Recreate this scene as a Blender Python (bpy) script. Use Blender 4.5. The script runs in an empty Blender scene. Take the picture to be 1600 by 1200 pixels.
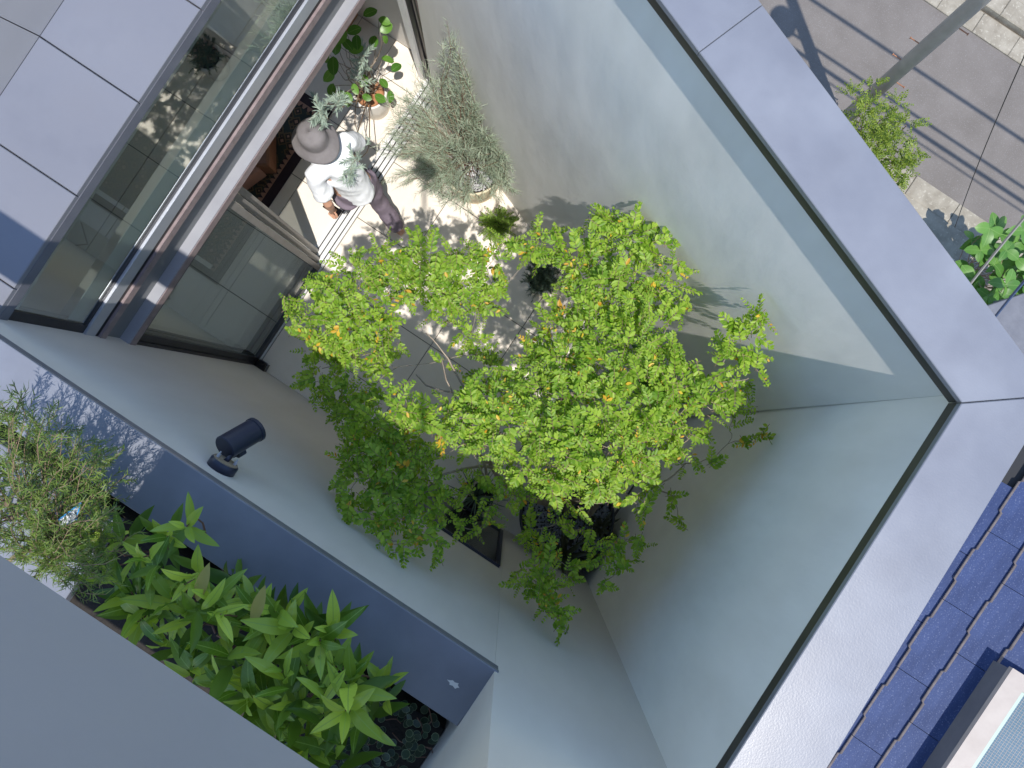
import bpy, bmesh, math, random
import numpy as np
from mathutils import Vector, Matrix, Euler

random.seed(7)
rng = np.random.default_rng(11)
scene = bpy.context.scene
COL = scene.collection
R = math.radians

# ------------------------------------------------------------------ camera, sky, sun, exposure
CAM_Z, FPX, NX, NY = 6.45, 1100.0, 803.0, 642.0
PLAN = math.atan2(0.555, 0.832)
cam_d = bpy.data.cameras.new('camera')
cam_d.sensor_width = 36.0
cam_d.lens = FPX / 1600 * 36.0
cam_d.shift_x = (800 - NX) / 1600
cam_d.shift_y = (NY - 600) / 1600
cam_d.clip_start = 0.02
cam_d.clip_end = 300
cam = bpy.data.objects.new('camera', cam_d)
COL.objects.link(cam)
cam.location = (0, 0, CAM_Z)
cam.rotation_euler = (0, 0, PLAN)
scene.camera = cam

LX, LY, LZ = -0.290, 0.2093, -1.0          # direction the sunlight travels
SUN_EL = math.atan2(1.0, math.hypot(LX, LY))
world = bpy.data.worlds.new('World')
scene.world = world
world.use_nodes = True
wn = world.node_tree.nodes
sky = wn.new('ShaderNodeTexSky')
sky.sky_type = 'NISHITA'
sky.sun_disc = False
sky.sun_elevation = SUN_EL
sky.sun_rotation = math.atan2(-LX, -LY)
sky.air_density = 1.0
sky.dust_density = 0.3
sky.ozone_density = 1.8
world.node_tree.links.new(sky.outputs[0], wn['Background'].inputs[0])
wn['Background'].inputs[1].default_value = 0.15

sun_d = bpy.data.lights.new('sun', 'SUN')
sun_d.energy = 2.85
sun_d.angle = R(0.53)
sun_d.color = (1.0, 0.955, 0.89)
sun = bpy.data.objects.new('sun', sun_d)
COL.objects.link(sun)
sun.location = (4, -2.5, 14)
sun.rotation_euler = Vector((LX, LY, LZ)).to_track_quat('-Z', 'Y').to_euler()

vs = scene.view_settings
vs.view_transform = 'Standard'
vs.look = 'None'
vs.exposure = 0.94
vs.gamma = 1.0
vs.use_curve_mapping = False
scene.cycles.max_bounces = 10
scene.cycles.transparent_max_bounces = 16

# ------------------------------------------------------------------ measuring: a point of the plan at height z
CA, SA = math.cos(PLAN), math.sin(PLAN)
def P(px, py, z):
    s = (CAM_Z - z) / FPX
    x, y = (px - NX) * s, (NY - py) * s
    return Vector((CA * x + SA * y if False else CA * x - SA * y, SA * x + CA * y, z))
def SC(z):
    return (CAM_Z - z) / FPX

# ------------------------------------------------------------------ materials
def new_mat(name):
    m = bpy.data.materials.new(name)
    m.use_nodes = True
    nt = m.node_tree
    return m, nt, nt.nodes, nt.links, nt.nodes['Principled BSDF']

def surf(name, c1, c2=None, scale=6.0, rough=0.6, bump=0.0, bscale=40.0, metallic=0.0, stretch=(1, 1, 1),
         spec=0.5, detail=4.0, low_bump=0.0, low_scale=1.5, c3=None, speck=0.0, speck_scale=300):
    m, nt, n, l, b = new_mat(name)
    b.inputs['Roughness'].default_value = rough
    b.inputs['Metallic'].default_value = metallic
    b.inputs['Specular IOR Level'].default_value = spec
    tc = n.new('ShaderNodeTexCoord')
    mp = n.new('ShaderNodeMapping')
    mp.inputs['Scale'].default_value = stretch
    l.new(tc.outputs['Object'], mp.inputs[0])
    if c2 is None:
        b.inputs['Base Color'].default_value = (*c1, 1)
    else:
        no = n.new('ShaderNodeTexNoise')
        no.inputs['Scale'].default_value = scale
        no.inputs['Detail'].default_value = detail
        no.inputs['Roughness'].default_value = 0.6
        l.new(mp.outputs[0], no.inputs['Vector'])
        cr = n.new('ShaderNodeValToRGB')
        cr.color_ramp.elements[0].position = 0.32
        cr.color_ramp.elements[1].position = 0.68
        cr.color_ramp.elements[0].color = (*c1, 1)
        cr.color_ramp.elements[1].color = (*c2, 1)
        l.new(no.outputs['Fac'], cr.inputs[0])
        out = cr.outputs[0]
        if c3 is not None:
            n3 = n.new('ShaderNodeTexNoise')
            n3.inputs['Scale'].default_value = speck_scale
            n3.inputs['Detail'].default_value = 2 if speck_scale > 10 else 7
            l.new((tc.outputs['Object'] if speck_scale > 10 else mp.outputs[0]), n3.inputs['Vector'])
            r3 = n.new('ShaderNodeValToRGB')
            r3.color_ramp.elements[0].position = 0.60 if speck_scale > 10 else 0.46
            r3.color_ramp.elements[1].position = 0.68 if speck_scale > 10 else 0.80
            r3.color_ramp.elements[0].color = (0, 0, 0, 1)
            r3.color_ramp.elements[1].color = (speck, speck, speck, 1)
            l.new(n3.outputs['Fac'], r3.inputs[0])
            mx = n.new('ShaderNodeMixRGB')
            mx.inputs[2].default_value = (*c3, 1)
            l.new(r3.outputs[0], mx.inputs[0])
            l.new(out, mx.inputs[1])
            out = mx.outputs[0]
        l.new(out, b.inputs['Base Color'])
    nrm = None
    if low_bump:
        n2 = n.new('ShaderNodeTexNoise')
        n2.inputs['Scale'].default_value = low_scale
        n2.inputs['Detail'].default_value = 1.5
        l.new(mp.outputs[0], n2.inputs['Vector'])
        bp = n.new('ShaderNodeBump')
        bp.inputs['Strength'].default_value = 1.0
        bp.inputs['Distance'].default_value = low_bump
        l.new(n2.outputs['Fac'], bp.inputs['Height'])
        nrm = bp.outputs[0]
    if bump:
        n4 = n.new('ShaderNodeTexNoise')
        n4.inputs['Scale'].default_value = bscale
        n4.inputs['Detail'].default_value = 5
        l.new(mp.outputs[0], n4.inputs['Vector'])
        bp = n.new('ShaderNodeBump')
        bp.inputs['Strength'].default_value = 1.0
        bp.inputs['Distance'].default_value = bump
        l.new(n4.outputs['Fac'], bp.inputs['Height'])
        if nrm is not None:
            l.new(nrm, bp.inputs['Normal'])
        nrm = bp.outputs[0]
    if nrm is not None:
        l.new(nrm, b.inputs['Normal'])
    return m

def leafmat(name, dark, light, per_object=False, trans=0.35, rough=0.45, vein=None):
    m, nt, n, l, b = new_mat(name)
    if per_object:
        src = n.new('ShaderNodeObjectInfo').outputs['Random']
    else:
        src = n.new('ShaderNodeNewGeometry').outputs['Random Per Island']
    cr = n.new('ShaderNodeValToRGB')
    cr.color_ramp.elements[0].color = (*dark, 1)
    cr.color_ramp.elements[1].color = (*light, 1)
    l.new(src, cr.inputs[0])
    out = cr.outputs[0]
    if vein is not None:
        tc = n.new('ShaderNodeTexCoord')
        sp = n.new('ShaderNodeSeparateXYZ')
        l.new(tc.outputs['Object'], sp.inputs[0])
        ab = n.new('ShaderNodeMath'); ab.operation = 'ABSOLUTE'
        l.new(sp.outputs['Y'], ab.inputs[0])
        # side veins slanting forward from the midrib
        mu = n.new('ShaderNodeMath'); mu.operation = 'MULTIPLY_ADD'
        mu.inputs[1].default_value = -0.9
        l.new(ab.outputs[0], mu.inputs[0]); l.new(sp.outputs['X'], mu.inputs[2])
        sn = n.new('ShaderNodeMath'); sn.operation = 'SINE'
        m2 = n.new('ShaderNodeMath'); m2.operation = 'MULTIPLY'
        m2.inputs[1].default_value = 62.0
        l.new(mu.outputs[0], m2.inputs[0]); l.new(m2.outputs[0], sn.inputs[0])
        g1 = n.new('ShaderNodeMath'); g1.operation = 'GREATER_THAN'; g1.inputs[1].default_value = 0.9
        l.new(sn.outputs[0], g1.inputs[0])
        h1 = n.new('ShaderNodeMath'); h1.operation = 'MULTIPLY'; h1.inputs[1].default_value = 0.16
        l.new(g1.outputs[0], h1.inputs[0])
        l1 = n.new('ShaderNodeMath'); l1.operation = 'LESS_THAN'; l1.inputs[1].default_value = 0.008
        l.new(ab.outputs[0], l1.inputs[0])
        mxx = n.new('ShaderNodeMath'); mxx.operation = 'MAXIMUM'
        l.new(h1.outputs[0], mxx.inputs[0]); l.new(l1.outputs[0], mxx.inputs[1])
        mx = n.new('ShaderNodeMixRGB')
        mx.inputs[2].default_value = (*vein, 1)
        l.new(mxx.outputs[0], mx.inputs[0]); l.new(out, mx.inputs[1])
        out = mx.outputs[0]
    l.new(out, b.inputs['Base Color'])
    b.inputs['Roughness'].default_value = rough
    b.inputs['Specular IOR Level'].default_value = 0.35
    tr = n.new('ShaderNodeBsdfTranslucent')
    hs = n.new('ShaderNodeHueSaturation')
    hs.inputs['Hue'].default_value = 0.485
    hs.inputs['Saturation'].default_value = 1.1
    hs.inputs['Value'].default_value = 1.5
    l.new(out, hs.inputs['Color']); l.new(hs.outputs[0], tr.inputs['Color'])
    ms = n.new('ShaderNodeMixShader')
    ms.inputs[0].default_value = trans
    l.new(b.outputs[0], ms.inputs[1]); l.new(tr.outputs[0], ms.inputs[2])
    l.new(ms.outputs[0], n['Material Output'].inputs['Surface'])
    return m

def glassmat(name, tint, ior=1.5, boost=1.6, rough=0.0):
    m, nt, n, l, b = new_mat(name)
    n.remove(b)
    fr = n.new('ShaderNodeFresnel'); fr.inputs[0].default_value = ior
    mu = n.new('ShaderNodeMath'); mu.operation = 'MULTIPLY'; mu.use_clamp = True
    mu.inputs[1].default_value = boost
    l.new(fr.outputs[0], mu.inputs[0])
    ge = n.new('ShaderNodeNewGeometry')
    iv_ = n.new('ShaderNodeMath'); iv_.operation = 'SUBTRACT'; iv_.inputs[0].default_value = 1.0
    l.new(ge.outputs['Backfacing'], iv_.inputs[1])
    m2 = n.new('ShaderNodeMath'); m2.operation = 'MULTIPLY'
    l.new(mu.outputs[0], m2.inputs[0]); l.new(iv_.outputs[0], m2.inputs[1])
    t = n.new('ShaderNodeBsdfTransparent'); t.inputs[0].default_value = (*tint, 1)
    g = n.new('ShaderNodeBsdfGlossy'); g.inputs['Roughness'].default_value = rough
    g.inputs['Color'].default_value = (0.92, 0.97, 0.96, 1)
    ms = n.new('ShaderNodeMixShader')
    l.new(m2.outputs[0], ms.inputs[0]); l.new(t.outputs[0], ms.inputs[1]); l.new(g.outputs[0], ms.inputs[2])
    l.new(ms.outputs[0], n['Material Output'].inputs['Surface'])
    return m

M = {}
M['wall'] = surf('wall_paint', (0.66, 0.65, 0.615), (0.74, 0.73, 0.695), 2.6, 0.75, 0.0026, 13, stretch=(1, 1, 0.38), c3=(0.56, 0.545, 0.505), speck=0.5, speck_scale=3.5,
                 low_bump=0.024, low_scale=2.4)
M['lintel'] = surf('lintel_grey', (0.155, 0.16, 0.17), (0.18, 0.185, 0.195), 5, 0.6)
M['ledge'] = surf('ledge_grey', (0.26, 0.265, 0.29), (0.30, 0.305, 0.33), 5, 0.5)
M['band'] = surf('band_shaded', (0.265, 0.27, 0.30), (0.295, 0.30, 0.33), 2, 0.6, 0.001, 30, c3=(0.27, 0.27, 0.285), speck=0.5, speck_scale=4)  # same wall paint, darkened so the band looks shaded
M['wall_shaded'] = surf('wall_paint_shaded', (0.53, 0.505, 0.47), (0.585, 0.56, 0.525), 2.6, 0.75, 0.0026, 13, stretch=(1, 1, 0.38), low_bump=0.012, low_scale=2.4)  # wall paint darkened: the south side's shade is put into its colour
M['coping'] = surf('coping_metal', (0.155, 0.165, 0.196), (0.198, 0.209, 0.240), 2.3, 0.36, c3=(0.125, 0.131, 0.155), speck=0.55, speck_scale=4.0, bump=0.0004, bscale=140, low_bump=0.006, low_scale=2.2)
M['roofmetal'] = surf('roof_sheet', (0.150, 0.154, 0.178), (0.182, 0.186, 0.21), 2.0, 0.40, c3=(0.14, 0.14, 0.158), speck=0.5, speck_scale=4.0, bump=0.0003, bscale=120, low_bump=0.006, low_scale=2.5)
M['drip'] = surf('dark_flashing', (0.035, 0.032, 0.028), (0.05, 0.046, 0.04), 8, 0.5)
M['fascia'] = surf('grey_fascia', (0.11, 0.115, 0.14), (0.14, 0.145, 0.17), 6, 0.5)
M['tile'] = surf('floor_tile', (0.69, 0.625, 0.54), (0.75, 0.685, 0.60), 3.0, 0.6, 0.0003, 220, c3=(0.52, 0.47, 0.42), speck=0.35, speck_scale=130)
M['grout'] = surf('grout', (0.10, 0.095, 0.085), (0.14, 0.13, 0.12), 30, 0.9)
M['alu'] = surf('white_aluminium', (0.66, 0.66, 0.66), (0.72, 0.72, 0.72), 8, 0.35, metallic=0.0)
M['silver'] = surf('silver_frame', (0.45, 0.47, 0.52), (0.5, 0.52, 0.56), 5, 0.35, metallic=0.5)
M['brown'] = surf('brown_anodised', (0.20, 0.155, 0.155), (0.27, 0.215, 0.215), 22, 0.42, 0.0003, 200)
M['greybrown'] = surf('bronze_grey_frame', (0.20, 0.185, 0.17), (0.24, 0.225, 0.21), 14, 0.42)
M['black'] = surf('black_frame', (0.012, 0.012, 0.016), (0.02, 0.02, 0.024), 10, 0.4)
M['room'] = surf('room_wall', (0.66, 0.62, 0.57), (0.70, 0.66, 0.61), 2, 0.8)
M['darkroom'] = surf('dark_ceiling', (0.68, 0.66, 0.62), (0.72, 0.70, 0.66), 2, 0.8)
M['glass'] = glassmat('door_glass', (0.975, 0.985, 0.98), 1.6, 1.6)
M['glass2'] = glassmat('window_glass', (0.80, 0.83, 0.81), 2.6, 2.1)
M['clear'] = glassmat('clear_glass', (0.97, 0.98, 0.98), 1.45, 1.0)
M['soil'] = surf('soil', (0.012, 0.010, 0.008), (0.03, 0.025, 0.02), 30, 0.95, 0.004, 60)
M['pebble'] = surf('grey_pebble', (0.10, 0.11, 0.14), (0.24, 0.25, 0.29), 3, 0.7)
M['pebble_light'] = surf('pale_pebble', (0.34, 0.34, 0.36), (0.58, 0.57, 0.58), 9, 0.7)
M['darkpot'] = surf('charcoal_pot', (0.02, 0.022, 0.03), (0.035, 0.037, 0.045), 5, 0.5, 0.0006, 60)
M['creampot'] = surf('cream_pot', (0.55, 0.47, 0.32), (0.66, 0.58, 0.42), 5, 0.6, 0.0008, 60)
M['whitepot'] = surf('white_pot', (0.66, 0.63, 0.58), (0.72, 0.69, 0.64), 5, 0.45)
M['greypot'] = surf('grey_pot', (0.33, 0.31, 0.29), (0.42, 0.40, 0.37), 7, 0.7, 0.0008, 60)
M['terracotta'] = surf('terracotta', (0.30, 0.13, 0.06), (0.40, 0.19, 0.09), 12, 0.85, 0.004, 50)
M['bark'] = surf('pale_bark', (0.20, 0.16, 0.12), (0.34, 0.28, 0.22), 18, 0.85, 0.003, 60)
M['twig'] = surf('twig', (0.16, 0.10, 0.07), (0.24, 0.17, 0.11), 30, 0.8)
M['redstem'] = surf('red_stem', (0.14, 0.07, 0.045), (0.20, 0.11, 0.07), 30, 0.7)
M['leaf'] = leafmat('tree_leaf', (0.12, 0.26, 0.018), (0.38, 0.53, 0.075), trans=0.5)
M['yleaf'] = leafmat('yellow_leaf', (0.50, 0.27, 0.02), (0.68, 0.50, 0.06), trans=0.35)
M['leaf1'] = leafmat('tree_leaf_single', (0.13, 0.27, 0.018), (0.38, 0.53, 0.075), per_object=True, trans=0.5)
M['bigleaf'] = leafmat('lance_leaf', (0.08, 0.18, 0.02), (0.40, 0.55, 0.085), per_object=True, trans=0.3, rough=0.3, vein=(0.22, 0.36, 0.08))
M['lance_shaded'] = leafmat('lance_leaf_shaded', (0.04, 0.10, 0.012), (0.12, 0.22, 0.03), trans=0.3, rough=0.4)  # darker copy of the leaf colour, paints depth shade on the lower leaves
M['oldleaf'] = leafmat('spotted_leaf', (0.33, 0.30, 0.08), (0.38, 0.34, 0.10), per_object=True, trans=0.25, rough=0.5)
M['ficus'] = leafmat('ficus_leaf', (0.05, 0.14, 0.02), (0.12, 0.26, 0.04), per_object=True, trans=0.25, rough=0.35, vein=(0.2, 0.33, 0.1))
M['silver_leaf'] = leafmat('silver_needle', (0.20, 0.26, 0.18), (0.42, 0.48, 0.36), trans=0.2, rough=0.6)
M['silver_leaf2'] = leafmat('silver_blade', (0.22, 0.29, 0.24), (0.38, 0.46, 0.38), trans=0.2, rough=0.6)
M['needle'] = leafmat('green_needle', (0.045, 0.10, 0.02), (0.17, 0.24, 0.045), trans=0.25, rough=0.5)
M['fern'] = leafmat('fern_leaf', (0.13, 0.24, 0.035), (0.28, 0.42, 0.08), trans=0.35)
M['grey_green'] = leafmat('grey_green_leaf', (0.05, 0.085, 0.055), (0.13, 0.18, 0.12), trans=0.2)
M['street_leaf'] = leafmat('street_leaf', (0.07, 0.13, 0.018), (0.24, 0.31, 0.045), trans=0.35)
M['broad_leaf'] = leafmat('broad_leaf', (0.06, 0.16, 0.03), (0.12, 0.26, 0.05), per_object=True, trans=0.25, rough=0.4, vein=(0.2, 0.33, 0.1))
M['dark_strap'] = leafmat('dark_strap_leaf', (0.02, 0.028, 0.015), (0.05, 0.05, 0.025), trans=0.1, rough=0.3)
M['ivy'] = leafmat('ivy_leaf', (0.012, 0.03, 0.015), (0.03, 0.055, 0.028), per_object=True, trans=0.1, rough=0.4)
M['ivy_rim'] = leafmat('ivy_rim', (0.09, 0.13, 0.07), (0.17, 0.22, 0.13), per_object=True, trans=0.15, rough=0.45)
M['asphalt'] = surf('asphalt', (0.125, 0.110, 0.098), (0.155, 0.138, 0.125), 1.2, 0.9, 0.004, 60, c3=(0.24, 0.23, 0.22), speck=0.45, speck_scale=45)
M['concrete'] = surf('old_concrete', (0.20, 0.175, 0.135), (0.31, 0.28, 0.225), 3.0, 0.9, 0.006, 25, c3=(0.42, 0.39, 0.32), speck=0.5, speck_scale=16)
M['ground'] = surf('bare_ground', (0.16, 0.14, 0.11), (0.22, 0.19, 0.15), 1, 0.95)
M['pole'] = surf('steel_pole', (0.22, 0.215, 0.205), (0.28, 0.275, 0.265), 3, 0.5, 0.001, 30)
M['rust'] = surf('rusty_iron', (0.22, 0.09, 0.045), (0.34, 0.17, 0.10), 14, 0.85)
M['cable'] = surf('cable', (0.012, 0.013, 0.016), None, rough=0.6)
M['bluecable'] = surf('blue_cable', (0.03, 0.06, 0.14), None, rough=0.5)
M['slate'] = surf('blue_slate', (0.018, 0.034, 0.100), (0.030, 0.052, 0.140), 9, 0.62, spec=0.25, bump=0.0016, bscale=90, c3=(0.14, 0.17, 0.27), speck=0.45, speck_scale=110, stretch=(1, 0.35, 1))
M['slate_edge'] = surf('slate_edge', (0.17, 0.14, 0.135), (0.24, 0.20, 0.19), 20, 0.9)
M['skyframe'] = surf('skylight_frame', (0.36, 0.31, 0.275), (0.42, 0.37, 0.33), 6, 0.45)
M['canopy'] = surf('grey_canopy', (0.10, 0.105, 0.125), (0.13, 0.135, 0.155), 5, 0.6, 0.002, 60)
M['hat'] = surf('hat_felt', (0.15, 0.138, 0.14), (0.195, 0.182, 0.185), 12, 0.9, 0.001, 120)
M['shirt'] = surf('white_cotton', (0.74, 0.76, 0.80), (0.80, 0.82, 0.85), 6, 0.85, 0.003, 22)
M['trousers'] = surf('plum_trousers', (0.15, 0.12, 0.155), (0.19, 0.155, 0.195), 10, 0.85, 0.002, 30)
M['skin'] = surf('skin', (0.50, 0.27, 0.18), (0.56, 0.32, 0.22), 9, 0.5)
M['hair'] = surf('hair', (0.02, 0.015, 0.012), (0.035, 0.028, 0.02), 40, 0.5)
M['wood'] = surf('stained_wood', (0.14, 0.06, 0.025), (0.24, 0.11, 0.05), 3, 0.5, 0.001, 30, stretch=(1, 8, 8))
M['orangewood'] = surf('orange_wood', (0.35, 0.15, 0.05), (0.44, 0.21, 0.08), 3, 0.5, stretch=(8, 8, 1))
M['leather'] = surf('brown_leather', (0.16, 0.065, 0.035), (0.24, 0.11, 0.06), 5, 0.5, 0.001, 50)
M['leather2'] = surf('pink_leather', (0.34, 0.17, 0.125), (0.40, 0.22, 0.165), 5, 0.6)
M['phone'] = surf('phone_black', (0.01, 0.01, 0.012), None, rough=0.2)
M['tagblue'] = surf('tag_blue', (0.03, 0.25, 0.55), None, rough=0.4)
M['tagface'] = surf('tag_face', (0.08, 0.09, 0.10), (0.68, 0.69, 0.70), 95, 0.5, detail=1)
M['lampblack'] = surf('lamp_navy', (0.012, 0.016, 0.035), (0.018, 0.023, 0.045), 6, 0.38)
M['cork'] = surf('lamp_gasket', (0.22, 0.17, 0.11), (0.3, 0.24, 0.17), 40, 0.9)
M['white'] = surf('white_plastic', (0.62, 0.60, 0.56), None, rough=0.6)

def rugmat():
    m, nt, n, l, b = new_mat('dark_rug')
    b.inputs['Roughness'].default_value = 0.95
    tc = n.new('ShaderNodeTexCoord')
    vo = n.new('ShaderNodeTexVoronoi'); vo.inputs['Scale'].default_value = 13; vo.distance = 'MANHATTAN'
    l.new(tc.outputs['Object'], vo.inputs['Vector'])
    cr = n.new('ShaderNodeValToRGB')
    cr.color_ramp.interpolation = 'CONSTANT'
    e = cr.color_ramp.elements
    e[0].position = 0; e[0].color = (0.30, 0.17, 0.12, 1)
    e[1].position = 0.30; e[1].color = (0.03, 0.022, 0.018, 1)
    x = e.new(0.55); x.color = (0.12, 0.08, 0.04, 1)
    x = e.new(0.75); x.color = (0.025, 0.035, 0.03, 1)
    l.new(vo.outputs['Distance'], cr.inputs[0])
    l.new(cr.outputs[0], b.inputs['Base Color'])
    return m
M['rug'] = rugmat()
M['rugdark'] = surf('rug_border', (0.022, 0.012, 0.018), (0.03, 0.018, 0.025), 40, 0.95)
M['rugpink'] = surf('rug_band', (0.30, 0.165, 0.12), (0.36, 0.21, 0.15), 30, 0.95)
M['rugcream'] = surf('cream_rug', (0.42, 0.38, 0.31), (0.50, 0.45, 0.38), 20, 0.95, 0.002, 150)

# ------------------------------------------------------------------ object helpers
def link(name, me, mat, parent=None, smooth=False):
    o = bpy.data.objects.new(name, me)
    COL.objects.link(o)
    if mat is not None and len(me.materials) == 0:
        for x in (mat if isinstance(mat, (list, tuple)) else [mat]):
            me.materials.append(M[x] if isinstance(x, str) else x)
    if parent is not None:
        o.parent = parent
    if smooth:
        me.polygons.foreach_set('use_smooth', [True] * len(me.polygons))
    return o

class MB:
    """collects simple solids; build() links them as one mesh object"""
    def __init__(s):
        s.v, s.f, s.mi = [], [], []
    def add(s, v, f, mi=0):
        o = len(s.v)
        s.v += [tuple(x) for x in v]
        s.f += [tuple(i + o for i in q) for q in f]
        s.mi += [mi] * len(f)
        return s
    def box(s, x0, x1, y0, y1, z0, z1, mi=0):
        return s.prism([(x0, y0), (x1, y0), (x1, y1), (x0, y1)], z0, z1, mi)
    def prism(s, poly, z0, z1, mi=0, ch=0.0):
        n = len(poly)
        ar = sum(poly[i][0] * poly[(i + 1) % n][1] - poly[(i + 1) % n][0] * poly[i][1] for i in range(n))
        if ar < 0:
            poly = poly[::-1]
        if ch:
            ins = inset(poly, ch)
            v = [(x, y, z0) for x, y in poly] + [(x, y, z1 - ch) for x, y in poly] + [(x, y, z1) for x, y in ins]
            f = [tuple(range(n - 1, -1, -1)), tuple(range(2 * n, 3 * n))]
            for k in (0, n):
                f += [(k + i, k + (i + 1) % n, k + n + (i + 1) % n, k + n + i) for i in range(n)]
        else:
            v = [(x, y, z0) for x, y in poly] + [(x, y, z1) for x, y in poly]
            f = [tuple(range(n - 1, -1, -1)), tuple(range(n, 2 * n))]
            f += [(i, (i + 1) % n, n + (i + 1) % n, n + i) for i in range(n)]
        return s.add(v, f, mi)
    def tube(s, pts, rad, n=8, mi=0, cap=True):
        pts = [Vector(p) for p in pts]
        if not isinstance(rad, (list, tuple)):
            rad = [rad] * len(pts)
        up = Vector((0.123, 0.237, 0.96))
        rings = []
        for i, p in enumerate(pts):
            d = (pts[min(i + 1, len(pts) - 1)] - pts[max(i - 1, 0)])
            if d.length < 1e-9:
                d = Vector((0, 0, 1))
            d.normalize()
            a = d.cross(up)
            if a.length < 0.05:
                a = d.cross(Vector((1, 0, 0)))
            a.normalize()
            b = d.cross(a).normalized()
            up = a.cross(d) if abs(a.cross(d).dot(up)) > 0.2 else up
            r = rad[i]
            ra, rb = r if isinstance(r, (list, tuple)) else (r, r)
            rings.append([p + a * (ra * math.cos(2 * math.pi * k / n)) + b * (rb * math.sin(2 * math.pi * k / n)) for k in range(n)])
        v = [x for r in rings for x in r]
        f = []
        for i in range(len(pts) - 1):
            for k in range(n):
                f.append((i * n + k, i * n + (k + 1) % n, (i + 1) * n + (k + 1) % n, (i + 1) * n + k))
        if cap:
            f.append(tuple(range(n - 1, -1, -1)))
            f.append(tuple((len(pts) - 1) * n + k for k in range(n)))
        return s.add(v, f, mi)
    def lathe(s, prof, c=(0, 0, 0), n=40, mi=0, close=False):
        v, f = [], []
        for r, z in prof:
            for k in range(n):
                t = 2 * math.pi * k / n
                v.append((c[0] + r * math.cos(t), c[1] + r * math.sin(t), c[2] + z))
        for i in range(len(prof) - 1):
            for k in range(n):
                f.append((i * n + k, i * n + (k + 1) % n, (i + 1) * n + (k + 1) % n, (i + 1) * n + k))
        if prof[0][0] > 1e-4:
            f.append(tuple(range(n - 1, -1, -1)))
        if prof[-1][0] > 1e-4:
            f.append(tuple((len(prof) - 1) * n + k for k in range(n)))
        return s.add(v, f, mi)
    def build(s, name, mat, parent=None, smooth=False):
        me = bpy.data.meshes.new(name)
        me.from_pydata(s.v, [], s.f)
        o = link(name, me, mat, parent, smooth)
        if any(s.mi):
            me.polygons.foreach_set('material_index', s.mi)
        me.update()
        return o

def inset(poly, d):
    n = len(poly)
    out = []
    for i in range(n):
        p0, p1, p2 = Vector(poly[i - 1]), Vector(poly[i]), Vector(poly[(i + 1) % n])
        e1, e2 = (p1 - p0).normalized(), (p2 - p1).normalized()
        n1, n2 = Vector((-e1.y, e1.x)), Vector((-e2.y, e2.x))
        k = 1 + n1.dot(n2)
        m = (n1 + n2) / max(k, 0.25)
        q = p1 + m * d
        out.append((q.x, q.y))
    return out

def clip(poly, nx, ny, c):
    """keep nx*x + ny*y <= c"""
    out = []
    for i in range(len(poly)):
        p, q = poly[i], poly[(i + 1) % len(poly)]
        dp, dq = nx * p[0] + ny * p[1] - c, nx * q[0] + ny * q[1] - c
        if dp <= 0:
            out.append(p)
        if dp * dq < 0:
            t = dp / (dp - dq)
            out.append((p[0] + t * (q[0] - p[0]), p[1] + t * (q[1] - p[1])))
    return out

def tag(o, label=None, cat=None, group=None, kind=None):
    if label: o['label'] = label
    if cat: o['category'] = cat
    if group: o['group'] = group
    if kind: o['kind'] = kind
    return o

def thing(name, label, cat, loc=(0, 0, 0), rz=0.0, group=None):
    o = bpy.data.objects.new(name, None)
    COL.objects.link(o)
    o.empty_display_size = 0.1
    o.location = loc
    o.rotation_euler = (0, 0, rz)
    return tag(o, label, cat, group)

def struct(o):
    o['kind'] = 'structure'
    return o

# ------------------------------------------------------------------ street level
Z_ST = -10.05
g = MB().box(-60, 60, -60, 60, Z_ST - 0.4, Z_ST - 0.06).build('ground', 'ground'); struct(g)
st = MB().box(-40, 40, 9.83, 13.33, Z_ST - 0.06, Z_ST).build('street', 'asphalt'); struct(st)
near = thing('pavement', None, None); near['kind'] = 'structure'
for k in range(24):
    x0 = -12 + k * 1.2
    MB().prism([(x0, 9.30), (x0 + 1.19, 9.30), (x0 + 1.19, 9.825), (x0, 9.825)], Z_ST - 0.05, Z_ST + 0.02 + 0.006 * math.sin(k * 5.1), ch=0.012).build('gutter_stone', 'concrete', near)
MB().box(-12.5, 17, 6.4, 9.29, Z_ST - 0.05, Z_ST + 0.05).build('paving_slab', 'concrete', near)
kerb = thing('kerb', None, None); kerb['kind'] = 'structure'
for k in range(30):
    x0 = -14 + k * 1.0
    MB().prism([(x0, 13.34), (x0 + 0.994, 13.34), (x0 + 0.994, 13.86), (x0, 13.86)], Z_ST - 0.05, Z_ST + 0.03 + 0.008 * math.sin(k * 3.3), ch=0.015).build('kerb_stone', 'concrete', kerb)
    MB().prism([(x0 + 0.3, 13.94), (x0 + 1.294, 13.94), (x0 + 1.294, 14.45), (x0 + 0.3, 14.45)], Z_ST - 0.05, Z_ST + 0.14, ch=0.02).build('kerb_stone', 'concrete', kerb)
fr = MB().box(-40, 40, 14.47, 20, Z_ST - 0.05, Z_ST + 0.10).build('far_pavement', 'concrete'); struct(fr)

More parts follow.
